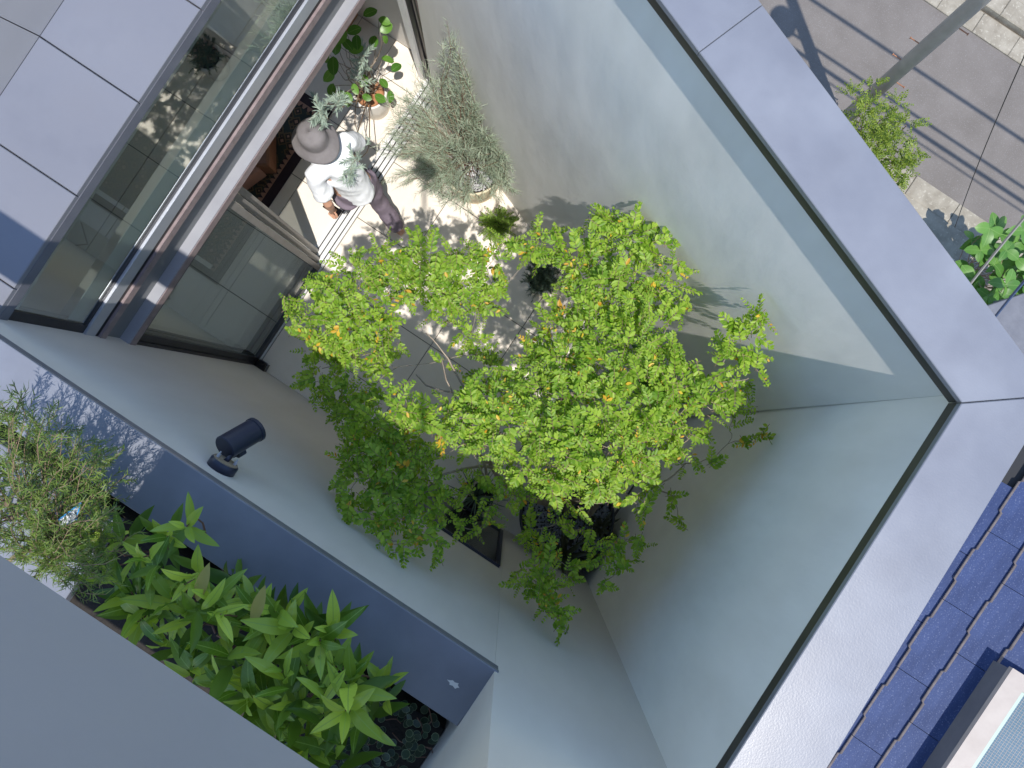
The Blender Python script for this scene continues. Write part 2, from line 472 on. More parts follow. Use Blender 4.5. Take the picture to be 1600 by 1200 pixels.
# ------------------------------------------------------------------ floor of courtyard and room
NXN, NYN, NC = 0.3326, 0.9432, 1.272         # north wall face: NXN*x + NYN*y = NC
EA = 1.287                                  # east wall face
SB = -0.965                                 # south wall face
floor = MB().prism([(-4.7, -2.5), (1.6, -1.2), (1.6, 1.0), (-2.2, 2.4), (-4.7, 2.4)], -0.35, -0.012).build('floor', 'grout'); struct(floor)
PA, PB = 0.6065, 0.606
JA0, JB0 = -2.18, 0.074
for i in range(-8, 8):
    for j in range(-6, 6):
        x0, y0 = JA0 + i * PA, JB0 + j * PB
        inside = x0 < -2.3
        gap = 0.0035
        poly = [(x0 + gap, y0 + gap), (x0 + PA - gap, y0 + gap), (x0 + PA - gap, y0 + PB - gap), (x0 + gap, y0 + PB - gap)]
        if inside:
            poly = clip(poly, 1, 0, -2.352); poly = clip(poly, -1, 0, 4.6); poly = clip(poly, 0, -1, 2.44) if poly else poly
            poly = clip(poly, 0, 1, 2.225) if poly else poly
        else:
            poly = clip(poly, NXN, NYN, NC - 0.004)
            poly = clip(poly, 1, 0, EA - 0.002) if poly else poly
            poly = clip(poly, 0, -1, -SB - 0.006) if poly else poly
        if len(poly) < 3:
            continue
        ar = abs(sum(poly[q][0] * poly[(q + 1) % len(poly)][1] - poly[(q + 1) % len(poly)][0] * poly[q][1] for q in range(len(poly)))) / 2
        if ar < 0.004:
            continue
        MB().prism(poly, -0.02, 0.0 + random.uniform(-0.0006, 0.0006), ch=0.0012 if ar > 0.03 else 0).build('tile', 'tile', floor)

# ------------------------------------------------------------------ north wall (oblique) with its coping
def nline(x, off=0.0):
    return (NC + off - NXN * x) / NYN
ZW = 4.01
def lint(p, d, q, e):
    """intersection of two plan lines"""
    det = d[0] * (-e[1]) - d[1] * (-e[0])
    bx, by = q[0] - p[0], q[1] - p[1]
    t = (bx * (-e[1]) - by * (-e[0])) / det
    return (p[0] + t * d[0], p[1] + t * d[1])
WD = (NYN, -NXN)
def ncorner(noff, ex0, ex1):
    """north line at offset meets the east line through (ex0,.9),(ex1,-.6)"""
    return lint((0, nline(0, noff)), WD, (ex0, 0.9), (ex1 - ex0, -1.5))
C0 = ncorner(0.0, EA, EA + 0.03)
C1 = ncorner(0.25, 1.52, 1.575)
nw = thing('courtyard_wall', 'tall pale grey plaster wall along the street side, sunlit with leaf shadows', 'wall')
BT = 0.15                                  # upright face leaned to catch more grazing sun: foot stands in by this
xs_ = -2.176
TO = 0.034                                  # set-back of the face under the coping
C0t = ncorner(TO, EA, EA + 0.03)
C0b = (C0[0] - NXN * BT, C0[1] - NYN * BT)
wv = [(xs_, nline(xs_, -BT), 0.0 - 0.05), (*C0b, -0.05), (C1[0], C1[1], -0.05), (xs_, nline(xs_, 0.25), -0.05),
      (xs_, nline(xs_, TO), 3.985), (*C0t, 3.985), (C1[0], C1[1], 3.985), (xs_, nline(xs_, 0.25), 3.985)]
MB().add(wv, [(3, 2, 1, 0), (4, 5, 6, 7), (0, 1, 5, 4), (1, 2, 6, 5), (2, 3, 7, 6), (3, 0, 4, 7)]).build('plaster_face', 'wall', nw)
OV = 0.011
Ci, Co = ncorner(-OV, EA - OV, EA + 0.03 - OV), ncorner(0.262, 1.537, 1.598)
Cd = ncorner(-OV + 0.003, EA - OV + 0.003, EA + 0.033 - OV)
def npt(w, off):
    base = (NXN * (NC + off), NYN * (NC + off))
    return (base[0] + WD[0] * w, base[1] + WD[1] * w)
wc = lambda p: p[0] * WD[0] + p[1] * WD[1]
seam = -0.61
MB().prism([npt(seam + 0.001, -OV), Ci, Co, npt(seam + 0.001, 0.262)], 3.982, ZW, ch=0.003).build('coping_panel', 'coping', nw)
MB().prism([npt(-3.6, -OV), npt(seam - 0.001, -OV), npt(seam - 0.001, 0.262), npt(-3.6, 0.262)], 3.982, ZW, ch=0.003).build('coping_panel', 'coping', nw)
MB().prism([npt(-3.6, -OV + 0.003), Cd, (Cd[0] + NXN * 0.006, Cd[1] + NYN * 0.006), npt(-3.6, -OV + 0.009)], 3.928, 3.9815).build('drip_edge', 'drip', nw)
MB().prism([npt(-3.6, 0.25), C1, (C1[0] + 0.011, C1[1] + 0.01), npt(-3.6, 0.26)], 3.90, 3.9815).build('drip_edge', 'drip', nw)

# ------------------------------------------------------------------ east wall with its coping
def eline(y, x0, x1):
    return x0 + (x1 - x0) * (0.9 - y) / 1.5
ew = thing('courtyard_wall', 'shaded pale grey plaster wall beside the blue slate roof', 'wall')
YE = -2.4
C0e = (C0t[0] - 0.0004, C0t[1] + 0.004)
MB().prism([C0e, (eline(YE, EA, EA + 0.03), YE), (eline(YE, 1.52, 1.575), YE), (C1[0] - 0.001, C1[1] - 0.002)], -0.3, 3.984).build('plaster_face', 'wall', ew)
Ci2, Co2 = (Ci[0] + 0.001, Ci[1] - 0.004), (Co[0] + 0.001, Co[1] - 0.004)
MB().prism([Ci2, (eline(-0.9, EA - OV, EA + 0.03 - OV), -0.9), (eline(-0.9, 1.537, 1.598), -0.9), Co2], 3.982, ZW - 0.001, ch=0.003).build('coping_panel', 'coping', ew)
MB().prism([(Cd[0], Cd[1] - 0.002), (eline(-0.9, EA - OV + 0.003, EA + 0.033 - OV), -0.9), (eline(-0.9, EA - OV + 0.009, EA + 0.039 - OV), -0.9), (Cd[0] + 0.006, Cd[1] - 0.002)], 3.928, 3.9815).build('drip_edge', 'drip', ew)
MB().prism([C1, (eline(-0.9, 1.52, 1.575), -0.9), (eline(-0.9, 1.53, 1.585), -0.9), (C1[0] + 0.010, C1[1] + 0.004)], 3.90, 3.9815).build('drip_edge', 'drip', ew)

# ------------------------------------------------------------------ south building: wall, planter ledge, tall pier, upper band
sw = thing('courtyard_wall', 'grey plaster facade with a planter ledge and a wall spotlight', 'wall')
XP, ZL = 0.537, 3.47
MB().prism([(-5.0, SB - 0.004), (XP, SB + 0.012), (XP, SB - 0.24), (-5.0, SB - 0.24)], -0.3, ZL).build('plaster_face', 'wall_shaded', sw)
MB().prism([(XP + 0.001, SB + 0.0125), (eline(-0.86, EA, EA + 0.03), -0.86), (1.62, -0.86), (1.62, -2.6), (XP + 0.001, -2.6)], -0.3, 5.30).build('pier', 'wall_shaded', sw)
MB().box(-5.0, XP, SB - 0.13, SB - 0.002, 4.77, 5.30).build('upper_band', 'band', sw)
MB().box(-0.732, XP - 0.001, -2.1, SB - 0.131, 4.775, 4.86).build('added_soffit', 'wall', sw)  # unseen slab, added to keep the sun off the ledge
MB().box(-5.0, XP - 0.002, -2.4, -2.25, 2.9, 3.5).build('back_wall', 'wall', sw)
yi = SB + 0.019
for a, b in ((-5.0, -2.862), (-2.858, XP + 0.018)):
    MB().prism([(a, yi - 0.006 * (b < 0)), (b, yi), (b if b < 0 else XP - 0.002, -1.232), (a, -1.232)], 3.478, 3.50, ch=0.003).build('coping_panel', 'coping', sw)
MB().box(-5.0, XP + 0.016, yi - 0.011, yi - 0.004, 3.425, 3.4775).build('drip_edge', 'fascia', sw)
dp = P(709, 1069, 3.502)
dpoly = [(dp.x + 0.028 * rr * math.cos(t_), dp.y + 0.014 * rr * math.sin(t_)) for t_, rr in zip([i * 0.524 for i in range(12)], [1, .7, 1.1, .6, .9, .8, 1.2, .7, 1, .6, 1.1, .8])]
MB().prism(dpoly, 3.5005, 3.5015).build('white_stain', 'white', sw)
# planter trough behind the ledge
pt = thing('planter_trough', 'dark soil trough running behind the blue-grey ledge', 'planter')
MB().box(-5.0, XP - 0.004, -2.24, -1.36, 3.0, 3.30).build('soil', 'soil', pt)
MB().box(-5.0, XP - 0.004, -1.36, -1.238, 3.0, 3.16).build('gutter', 'black', pt)  # black strip painted in for the shadow gap behind the ledge
terr = MB().prism([(-5.0, -3.4), (-1.18, -3.4), (-1.18, -1.37), (-5.0, -1.37)], 3.301, 3.36, ch=0.004).build('terrace_sheet', 'coping'); struct(terr)

# low dark window in the south wall
wd = thing('low_window', 'dark low window in the grey wall behind the tree pot', 'window')
wx0, wx1, wz = -0.22, 0.48, 1.60
MB().box(wx0, wx1, SB + 0.004, SB + 0.016, 0.25, wz).build('pane', 'phone', wd)
f = MB()
for q in ((wx0 - 0.03, wx0, 0.22, wz + 0.03), (wx1, wx1 + 0.03, 0.22, wz + 0.03)):
    f.box(q[0], q[1], SB - 0.01, SB + 0.032, q[2], q[3])
f.box(wx0, wx1, SB - 0.01, SB + 0.030, wz, wz + 0.029).box(wx0, wx1, SB - 0.01, SB + 0.030, 0.221, 0.25)
f.build('frame', 'lampblack', wd)

# ------------------------------------------------------------------ west facade: house roof, window band, sliding doors
house = thing('house', 'house wing with grey metal roof sheets and a glazed band over sliding doors', 'house')
XF = -2.20
b0 = -0.29 - 0.51 * 4
for k in range(12):
    y0, y1 = b0 + 0.51 * k + 0.003, b0 + 0.51 * (k + 1) - 0.003
    MB().prism([(XF - 0.54, y0), (XF - 0.002, y0), (XF - 0.002, y1), (XF - 0.54, y1)], 3.222, 3.25, ch=0.004).build('roof_sheet', 'roofmetal', house)
    v = [(XF - 0.541, y0, 3.25), (XF - 0.541, y1, 3.25), (XF - 2.6, y1, 1.75), (XF - 2.6, y0, 1.75),
         (XF - 0.541, y0, 3.225), (XF - 0.541, y1, 3.225), (XF - 2.6, y1, 1.72), (XF - 2.6, y0, 1.72)]
    MB().add(v, [(0, 3, 2, 1), (4, 5, 6, 7), (0, 1, 5, 4), (2, 3, 7, 6), (1, 2, 6, 5), (3, 0, 4, 7)]).build('roof_sheet', 'roofmetal', house)
MB().box(XF - 0.03, XF, -2.3, 3.7, 3.165, 3.221).build('eave_fascia', 'fascia', house)
def side(name, prof, y0, y1, mat):
    n = len(prof)
    v = [(x, y0, z) for x, z in prof] + [(x, y1, z) for x, z in prof]
    f = [tuple(range(n)), tuple(range(2 * n - 1, n - 1, -1))] + [(i, n + i, n + (i + 1) % n, (i + 1) % n) for i in range(n)]
    return MB().add(v, f).build(name, mat, house)
side('ceiling', [(XF - 0.031, 3.10), (XF - 0.031, 3.195), (XF - 0.54, 3.195), (-4.75, 1.69), (-4.75, 1.6), (XF - 0.56, 3.10)], -2.6, 2.4, 'darkroom')
for y0, y1 in ((2.23, 2.40), (-2.6, -2.45)):
    side('room_wall', [(-2.36, -0.3), (-2.36, 3.095), (XF - 0.57, 3.09), (-4.75, 1.59), (-4.75, -0.3)], y0, y1, 'room')
MB().box(-4.75, -4.66, -2.449, 2.229, -0.3, 0.12).build('room_wall', 'room', house)
for y in (-2.40, -0.9, 0.7, 2.18):  # unseen rear glazing, added to let sky light brighten the room
    MB().box(-4.73, -4.67, y - 0.025, y + 0.025, 0.121, 1.57).build('added_rear_mullion', 'black', house)
MB().box(-4.705, -4.70, -2.445, 2.225, 0.121, 1.57).build('added_rear_pane', 'clear', house)
MB().box(-2.359, -2.24, -2.45, SB - 0.245, -0.3, 3.095).build('room_wall', 'room', house)
MB().box(-2.34, XF - 0.036, SB + 0.001, 2.14, 2.176, 2.39).build('lintel', 'lintel', house)
MB().box(-2.37, -2.2395, SB + 0.004, 2.13, 2.486, 2.586).build('inner_sill', 'alu', house)
MB().box(-2.34, XF + 0.012, SB + 0.002, 2.14, 2.3905, 2.445).build('window_sill', 'brown', house)
M['pale_strip'] = surf('pale_strip_surface', (0.56, 0.66, 0.70), (0.6, 0.7, 0.74), 3, 0.7)
win = thing('window_band', 'long window band with pale reflections above the sliding doors', 'window')
MB().box(-2.30, XF - 0.004, SB + 0.003, 2.13, 2.446, 2.485).build('lower_gasket', 'black', win)
MB().box(-2.239, XF + 0.004, SB + 0.003, 2.13, 2.486, 2.575).build('bottom_rail', 'silver', win)
MB().box(-2.29, XF - 0.01, SB + 0.003, SB + 0.055, 2.576, 3.16).build('jamb', 'black', win)
MB().box(-2.29, XF - 0.01, 2.08, 2.13, 2.576, 3.16).build('jamb', 'black', win)
MB().box(-2.29, XF - 0.03, SB + 0.056, 2.079, 3.13, 3.163).build('top_rail', 'black', win)
MB().box(-2.236, XF - 0.012, SB + 0.056, 2.079, 2.5755, 2.595).build('gasket', 'black', win)
MB().box(-2.2455, -2.2400, SB + 0.058, 2.077, 2.587, 2.712).build('pale_strip', 'pale_strip', win)  # pale bluish strip just behind the foot of the pane
MB().box(-2.226, -2.220, SB + 0.054, 2.081, 2.59, 3.135).build('pane', 'glass2', win)

# sliding doors pushed to the south end, three deep
def sliding_door(xc, y0, y1, label):
    t = thing('sliding_door', label, 'sliding door', (xc, y0, 0.0))
    w = y1 - y0
    for q in (0.0, w - 0.048):
        MB().box(-0.018, 0.018, q, q + 0.048, 0.022, 2.09).build('stile', 'greybrown' if q else 'black', t)
    MB().box(-0.0178, 0.0178, 0.0485, w - 0.0485, 0.022, 0.09).build('bottom_rail', 'black', t)
    MB().box(-0.0178, 0.0178, 0.0485, w - 0.0485, 2.04, 2.09).build('top_rail', 'black', t)
    MB().box(-0.003, 0.003, 0.047, w - 0.047, 0.085, 2.045).build('pane', 'glass', t)
    return t
sliding_door(-2.213, SB + 0.03, 0.12, 'glass sliding door on the outermost track of the stack')
sliding_door(-2.262, SB + 0.03, 0.178, 'glass sliding door in the middle of the stack of three')
sliding_door(-2.311, SB + 0.03, 0.236, 'glass sliding door on the innermost track beside the room')
dfr = thing('door_frame', 'brown and silver sliding door frame with white floor tracks', 'door frame')
MB().box(-2.36, XF + 0.034, SB + 0.003, 2.139, 2.105, 2.166).build('head', 'brown', dfr)
MB().box(-2.30, XF + 0.030, SB + 0.003, 2.139, 2.1662, 2.1755).build('head_ledge', 'ledge', dfr)
MB().box(-2.351, -2.184, SB + 0.004, 2.10, -0.019, 0.006).build('threshold', 'alu', dfr)
for x in (-2.337, -2.288, -2.239, -2.192):
    MB().box(x - 0.010, x + 0.010, SB + 0.004, 2.09, 0.0062, 0.016).build('track', 'alu', dfr)
for x in (-2.3125, -2.2635, -2.2155):
    MB().box(x - 0.005, x + 0.005, SB + 0.005, 2.09, 0.0061, 0.0085).build('groove', 'black', dfr)
MB().box(-2.42, -2.361, 2.06, 2.12, 0, 2.104).build('jamb', 'alu', dfr)
for x0, x1, m, y in ((-2.355, -2.325, 'black', 2.08), (-2.318, -2.29, 'black', 2.065), (-2.283, -2.255, 'greybrown', 2.08), (-2.248, -2.222, 'black', 2.065), (-2.215, -2.185, 'brown', 2.05)):
    MB().box(x0, x1, y, 2.125 + (x1 + 2.2) * 0, 0.017, 2.104).build('jamb', m, dfr)
MB().box(-2.352, -2.184, SB + 0.002, SB + 0.028, 0.017, 2.104).build('jamb', 'black', dfr)
ds = thing('door_stop', 'small black box on the grey wall at the foot of the doors', 'door stop')
q = P(402, 578, 0.09)
d = MB()
d.prism([(q.x - 0.055, SB), (q.x + 0.055, SB), (q.x + 0.05, SB + 0.075), (q.x - 0.05, SB + 0.075)], 0.02, 0.10, ch=0.012)
d.build('housing', 'phone', ds)
MB().box(q.x - 0.035, q.x + 0.035, SB + 0.0755, SB + 0.080, 0.035, 0.075).build('buffer', 'black', ds)

# ------------------------------------------------------------------ wall spotlight
sl = thing('wall_spotlight', 'navy cylindrical spotlight on an angled bracket near the ledge', 'spotlight')
bp_ = P(342, 735, 3.27)
bx, bz = bp_.x, 3.26
def along_y(mb, prof, c, n=32, mi=0):
    t = MB().lathe(prof, (0, 0, 0), n)
    mb.add([(c[0] + x, c[1] + z, c[2] + y) for x, y, z in t.v], [tuple(reversed(f)) for f in t.f], mi)
base = MB(); along_y(base, [(0.0, 0.0), (0.066, 0.0), (0.066, 0.04), (0.061, 0.045), (0.061, 0.0455)], (bx, SB + 0.004, bz))
lbase = base.build('base', 'lampblack', sl, True)
gk = MB(); along_y(gk, [(0.0, 0.0), (0.058, 0.0), (0.058, 0.004), (0.0, 0.0045)], (bx, SB + 0.0496, bz)); gk.build('gasket', 'cork', lbase)
for dx, dz in ((-0.036, 0.02), (0.036, -0.02)):
    s_ = MB(); along_y(s_, [(0.0, 0), (0.008, 0), (0.008, 0.014), (0.004, 0.015), (0.004, 0.028), (0, 0.029)], (bx + dx, SB + 0.0536, bz + dz), 10); s_.build('screw', 'silver', lbase)
c0, c1 = P(350, 700, 3.22), P(398, 672, 3.08)
ax = (c1 - c0).normalized()
c1 = c0 + ax * 0.195
mid = c0.lerp(c1, 0.45) + Vector((0.035, -0.055, -0.01))
MB().tube([(bx, SB + 0.052, bz), (bx + 0.005, SB + 0.075, bz - 0.002), mid - Vector((0.02, 0.03, 0)), mid], [0.013, 0.011, 0.011, 0.012], 12).build('bracket', 'lampblack', sl, True)
kn = MB().tube([mid - ax * 0.018 - Vector((0, 0, 0.008)), mid + ax * 0.022 - Vector((0, 0, 0.008))], 0.018, 16); kn.build('knuckle', 'lampblack', sl)
hd = MB().tube([c0, c0 + ax * 0.004, c1 - ax * 0.02], [0.054, 0.058, 0.058], 40); hd.build('head', 'lampblack', sl, False)
hd2 = MB().tube([c1 - ax * 0.0195, c1 - ax * 0.016, c1], [0.054, 0.061, 0.061], 40); hd2.build('front_ring', 'lampblack', sl, False)

# ------------------------------------------------------------------ leaf batches
def orthon(x, n):
    x = x / np.linalg.norm(x, axis=1, keepdims=True)
    y = np.cross(n, x)
    y /= np.maximum(np.linalg.norm(y, axis=1, keepdims=True), 1e-6)
    z = np.cross(x, y)
    return x, y, z

LEAF_OVAL = (np.array([[0, 0, 0], [.3, .36, .07], [.68, .40, .07], [1, 0, -.04], [.68, -.40, .07], [.3, -.36, .07], [.5, 0, -.02]], float),
             [(0, 6, 1), (1, 6, 2), (2, 6, 3), (3, 6, 4), (4, 6, 5), (5, 6, 0)])
LEAF_NEEDLE = (np.array([[0, -.5, 0], [0, .5, 0], [.55, .5, 0.03], [.55, -.5, 0.03], [1, 0, -.03]], float), [(0, 3, 2), (0, 2, 1), (3, 4, 2)])

class Leaves:
    def __init__(s, base):
        s.b, s.fc = base
        s.o, s.x, s.n, s.L, s.W = [], [], [], [], []
    def put(s, o, x, n, L, W):
        s.o.append(o); s.x.append(x); s.n.append(n); s.L.append(L); s.W.append(W)
    def arrays(s):
        o, x, n = np.array(s.o, float), np.array(s.x, float), np.array(s.n, float)
        L, W = np.array(s.L, float), np.array(s.W, float)
        x, y, z = orthon(x, n)
        return o, x, y, z, L, W
    def mesh(s, name, keep=None):
        o, x, y, z, L, W = s.arrays()
        if keep is not None:
            o, x, y, z, L, W = o[keep], x[keep], y[keep], z[keep], L[keep], W[keep]
        b = s.b
        v = (o[:, None, :] + b[None, :, 0, None] * (x * L[:, None])[:, None, :] + b[None, :, 1, None] * (y * W[:, None])[:, None, :]
             + b[None, :, 2, None] * (z * L[:, None])[:, None, :])
        k, nv = len(o), len(b)
        tri = np.array(s.fc, int)
        faces = (tri[None] + (np.arange(k) * nv)[:, None, None]).reshape(-1, 3)
        me = bpy.data.meshes.new(name)
        me.vertices.add(k * nv)
        me.vertices.foreach_set('co', v.reshape(-1))
        nf = len(faces)
        me.loops.add(nf * 3); me.polygons.add(nf)
        me.loops.foreach_set('vertex_index', faces.reshape(-1).astype(np.int32))
        me.polygons.foreach_set('loop_start', (np.arange(nf) * 3).astype(np.int32))
        me.polygons.foreach_set('loop_total', np.full(nf, 3, np.int32))
        me.update(calc_edges=True)
        return me

def unit(v):
    return v / (np.linalg.norm(v) + 1e-9)

def spray(leaves, stems, start, d, L, leaf, step, ang=58, up=(0, 0, 1), tilt=0.35, droop=0.15, yellow=None, yp=0.0, wr=0.5, single=False, stem_r=0.0016):
    """a twig with leaves in pairs along it"""
    d = unit(np.array(d, float)); p = np.array(start, float)
    nrm = unit(np.array(up, float) + rng.normal(0, tilt, 3))
    side = unit(np.cross(nrm, d)); nrm = unit(np.cross(d, side))
    n = max(2, int(L / step)); pts = [p.copy()]
    a = math.radians(ang)
    bend = rng.normal(0, 0.10)
    for i in range(n):
        t = (i + 1) / n
        d = unit(d + side * bend * 0.25 + np.array((0, 0, -droop * 0.25)))
        p = p + d * step
        pts.append(p.copy())
        sz = leaf * (1 - 0.45 * t ** 2) * rng.uniform(0.8, 1.15)
        for sgn in (-1, 1):
            aa = a * rng.uniform(0.75, 1.2) * (1 - 0.35 * t)
            x = d * math.cos(aa) + side * sgn * math.sin(aa) + nrm * rng.normal(0.05, 0.18)
            nn = nrm + side * sgn * rng.normal(-0.12, 0.3) + d * rng.normal(0, 0.25)
            tgt = yellow if (yellow is not None and rng.random() < yp) else leaves
            tgt.put(p, x, nn, sz, sz * wr)
    leaves.put(p, d, nrm, leaf * 0.6, leaf * 0.6 * wr)
    if stems is not None:
        stems.tube([pts[0], pts[len(pts) // 2], pts[-1]], [stem_r * 1.4, stem_r, stem_r * 0.6], 3, cap=False)

def branch_pts(a, b, k=6, wob=0.06, sag=0.0):
    a, b = np.array(a, float), np.array(b, float)
    L = np.linalg.norm(b - a)
    o1, o2 = rng.normal(0, wob * L, 3), rng.normal(0, wob * L * 0.6, 3)
    out = []
    for i in range(k + 1):
        t = i / k
        out.append(a + (b - a) * t + o1 * math.sin(math.pi * t) + o2 * math.sin(2 * math.pi * t) + np.array((0, 0, sag * L * math.sin(math.pi * t))))
    return out

def leaf_obj_mesh(name, L, W, mat, curl=0.12, fold=0.25, nseg=8, shape='lance', mats=None):
    """single leaf lying along +X, unit length scaled by L"""
    v, f = [], []
    for i in range(nseg + 1):
        t = i / nseg
        if shape == 'lance':
            w = math.sin(math.pi * t ** 0.92) ** 0.8 if 0 < t < 1 else 0
        elif shape == 'oval':
            w = math.sin(math.pi * t) ** 0.6 if 0 < t < 1 else 0
        else:
            w = math.sin(math.pi * t ** 1.3) ** 0.75 if 0 < t < 1 else 0
        w *= W / 2
        z = -curl * (t ** 2) + 0.05 * math.sin(math.pi * t)
        ww = 0.012 * math.sin(t * 21)
        v += [(t, w, z + fold * w + ww * (w > 0)), (t, 0, z), (t, -w, z + fold * w - ww * (w > 0))]
    for i in range(nseg):
        a = i * 3
        f += [(a, a + 1, a + 4, a + 3), (a + 1, a + 2, a + 5, a + 4)]
    me = bpy.data.meshes.new(name)
    me.from_pydata([(x * L, y * L, z * L) for x, y, z in v], [], f)
    me.materials.append(M[mat])
    me.polygons.foreach_set('use_smooth', [True] * len(f))
    return me

def leaf_place(me, parent, o, x, n, s=1.0, name='leaf'):
    ob = bpy.data.objects.new(name, me)
    COL.objects.link(ob)
    x = Vector(x).normalized(); n = Vector(n)
    y = n.cross(x).normalized(); z = x.cross(y)
    m = Matrix((x, y, z)).transposed().to_4x4()
    m.translation = Vector(o)
    ob.matrix_world = m @ Matrix.Scale(s, 4)
    ob.parent = parent
    if parent is not None:
        ob.matrix_parent_inverse = Matrix()
    return ob

# ------------------------------------------------------------------ pots
def pot(name, label, c, r, h, mat, soil, cat='plant pot', soil_mat='soil', taper=0.82, pebbles=0, pmat='pebble', psize=0.012):
    t = thing(name, label, cat, c)
    prof = [(0, 0), (r * taper, 0), (r * (taper + 1) / 2, h * 0.5), (r, h - 0.01), (r - 0.004, h), (r - 0.018, h), (r - 0.022, h - 0.008), (r - 0.03, soil - 0.01), (0, soil - 0.02)]
    MB().lathe(prof, (0, 0, 0), 48).build('bowl', mat, t, True)
    MB().lathe([(r - 0.0265, soil - 0.009), (r * 0.6, soil + 0.004), (0, soil + 0.006)], (0, 0, 0), 36).build('soil', soil_mat, t, True)
    if pebbles:
        v, f = [], []
        oct_v = np.array([[1, 0, 0], [-1, 0, 0], [0, 1, 0], [0, -1, 0], [0, 0, 1], [0, 0, -1]], float)
        oct_f = [(0, 2, 4), (2, 1, 4), (1, 3, 4), (3, 0, 4), (2, 0, 5), (1, 2, 5), (3, 1, 5), (0, 3, 5)]
        for k in range(pebbles):
            rr, th = (r - 0.04) * math.sqrt(random.random()), random.uniform(0, 6.283)
            q = oct_v * psize * random.uniform(0.6, 1.2) * np.array([random.uniform(.8, 1.4), random.uniform(.8, 1.3), .7])
            ca, sa = math.cos(th * 7), math.sin(th * 7)
            q = q @ np.array([[ca, sa, 0], [-sa, ca, 0], [0, 0, 1]])
            o = len(v)
            v += [tuple(x + np.array([rr * math.cos(th), rr * math.sin(th), soil + 0.008])) for x in q]
            f += [tuple(i + o for i in q_) for q_ in oct_f]
        MB().add(v, f).build('pebbles', pmat, [c_ for c_ in t.children if c_.name.startswith('soil')][0])['kind'] = 'stuff'
    return t

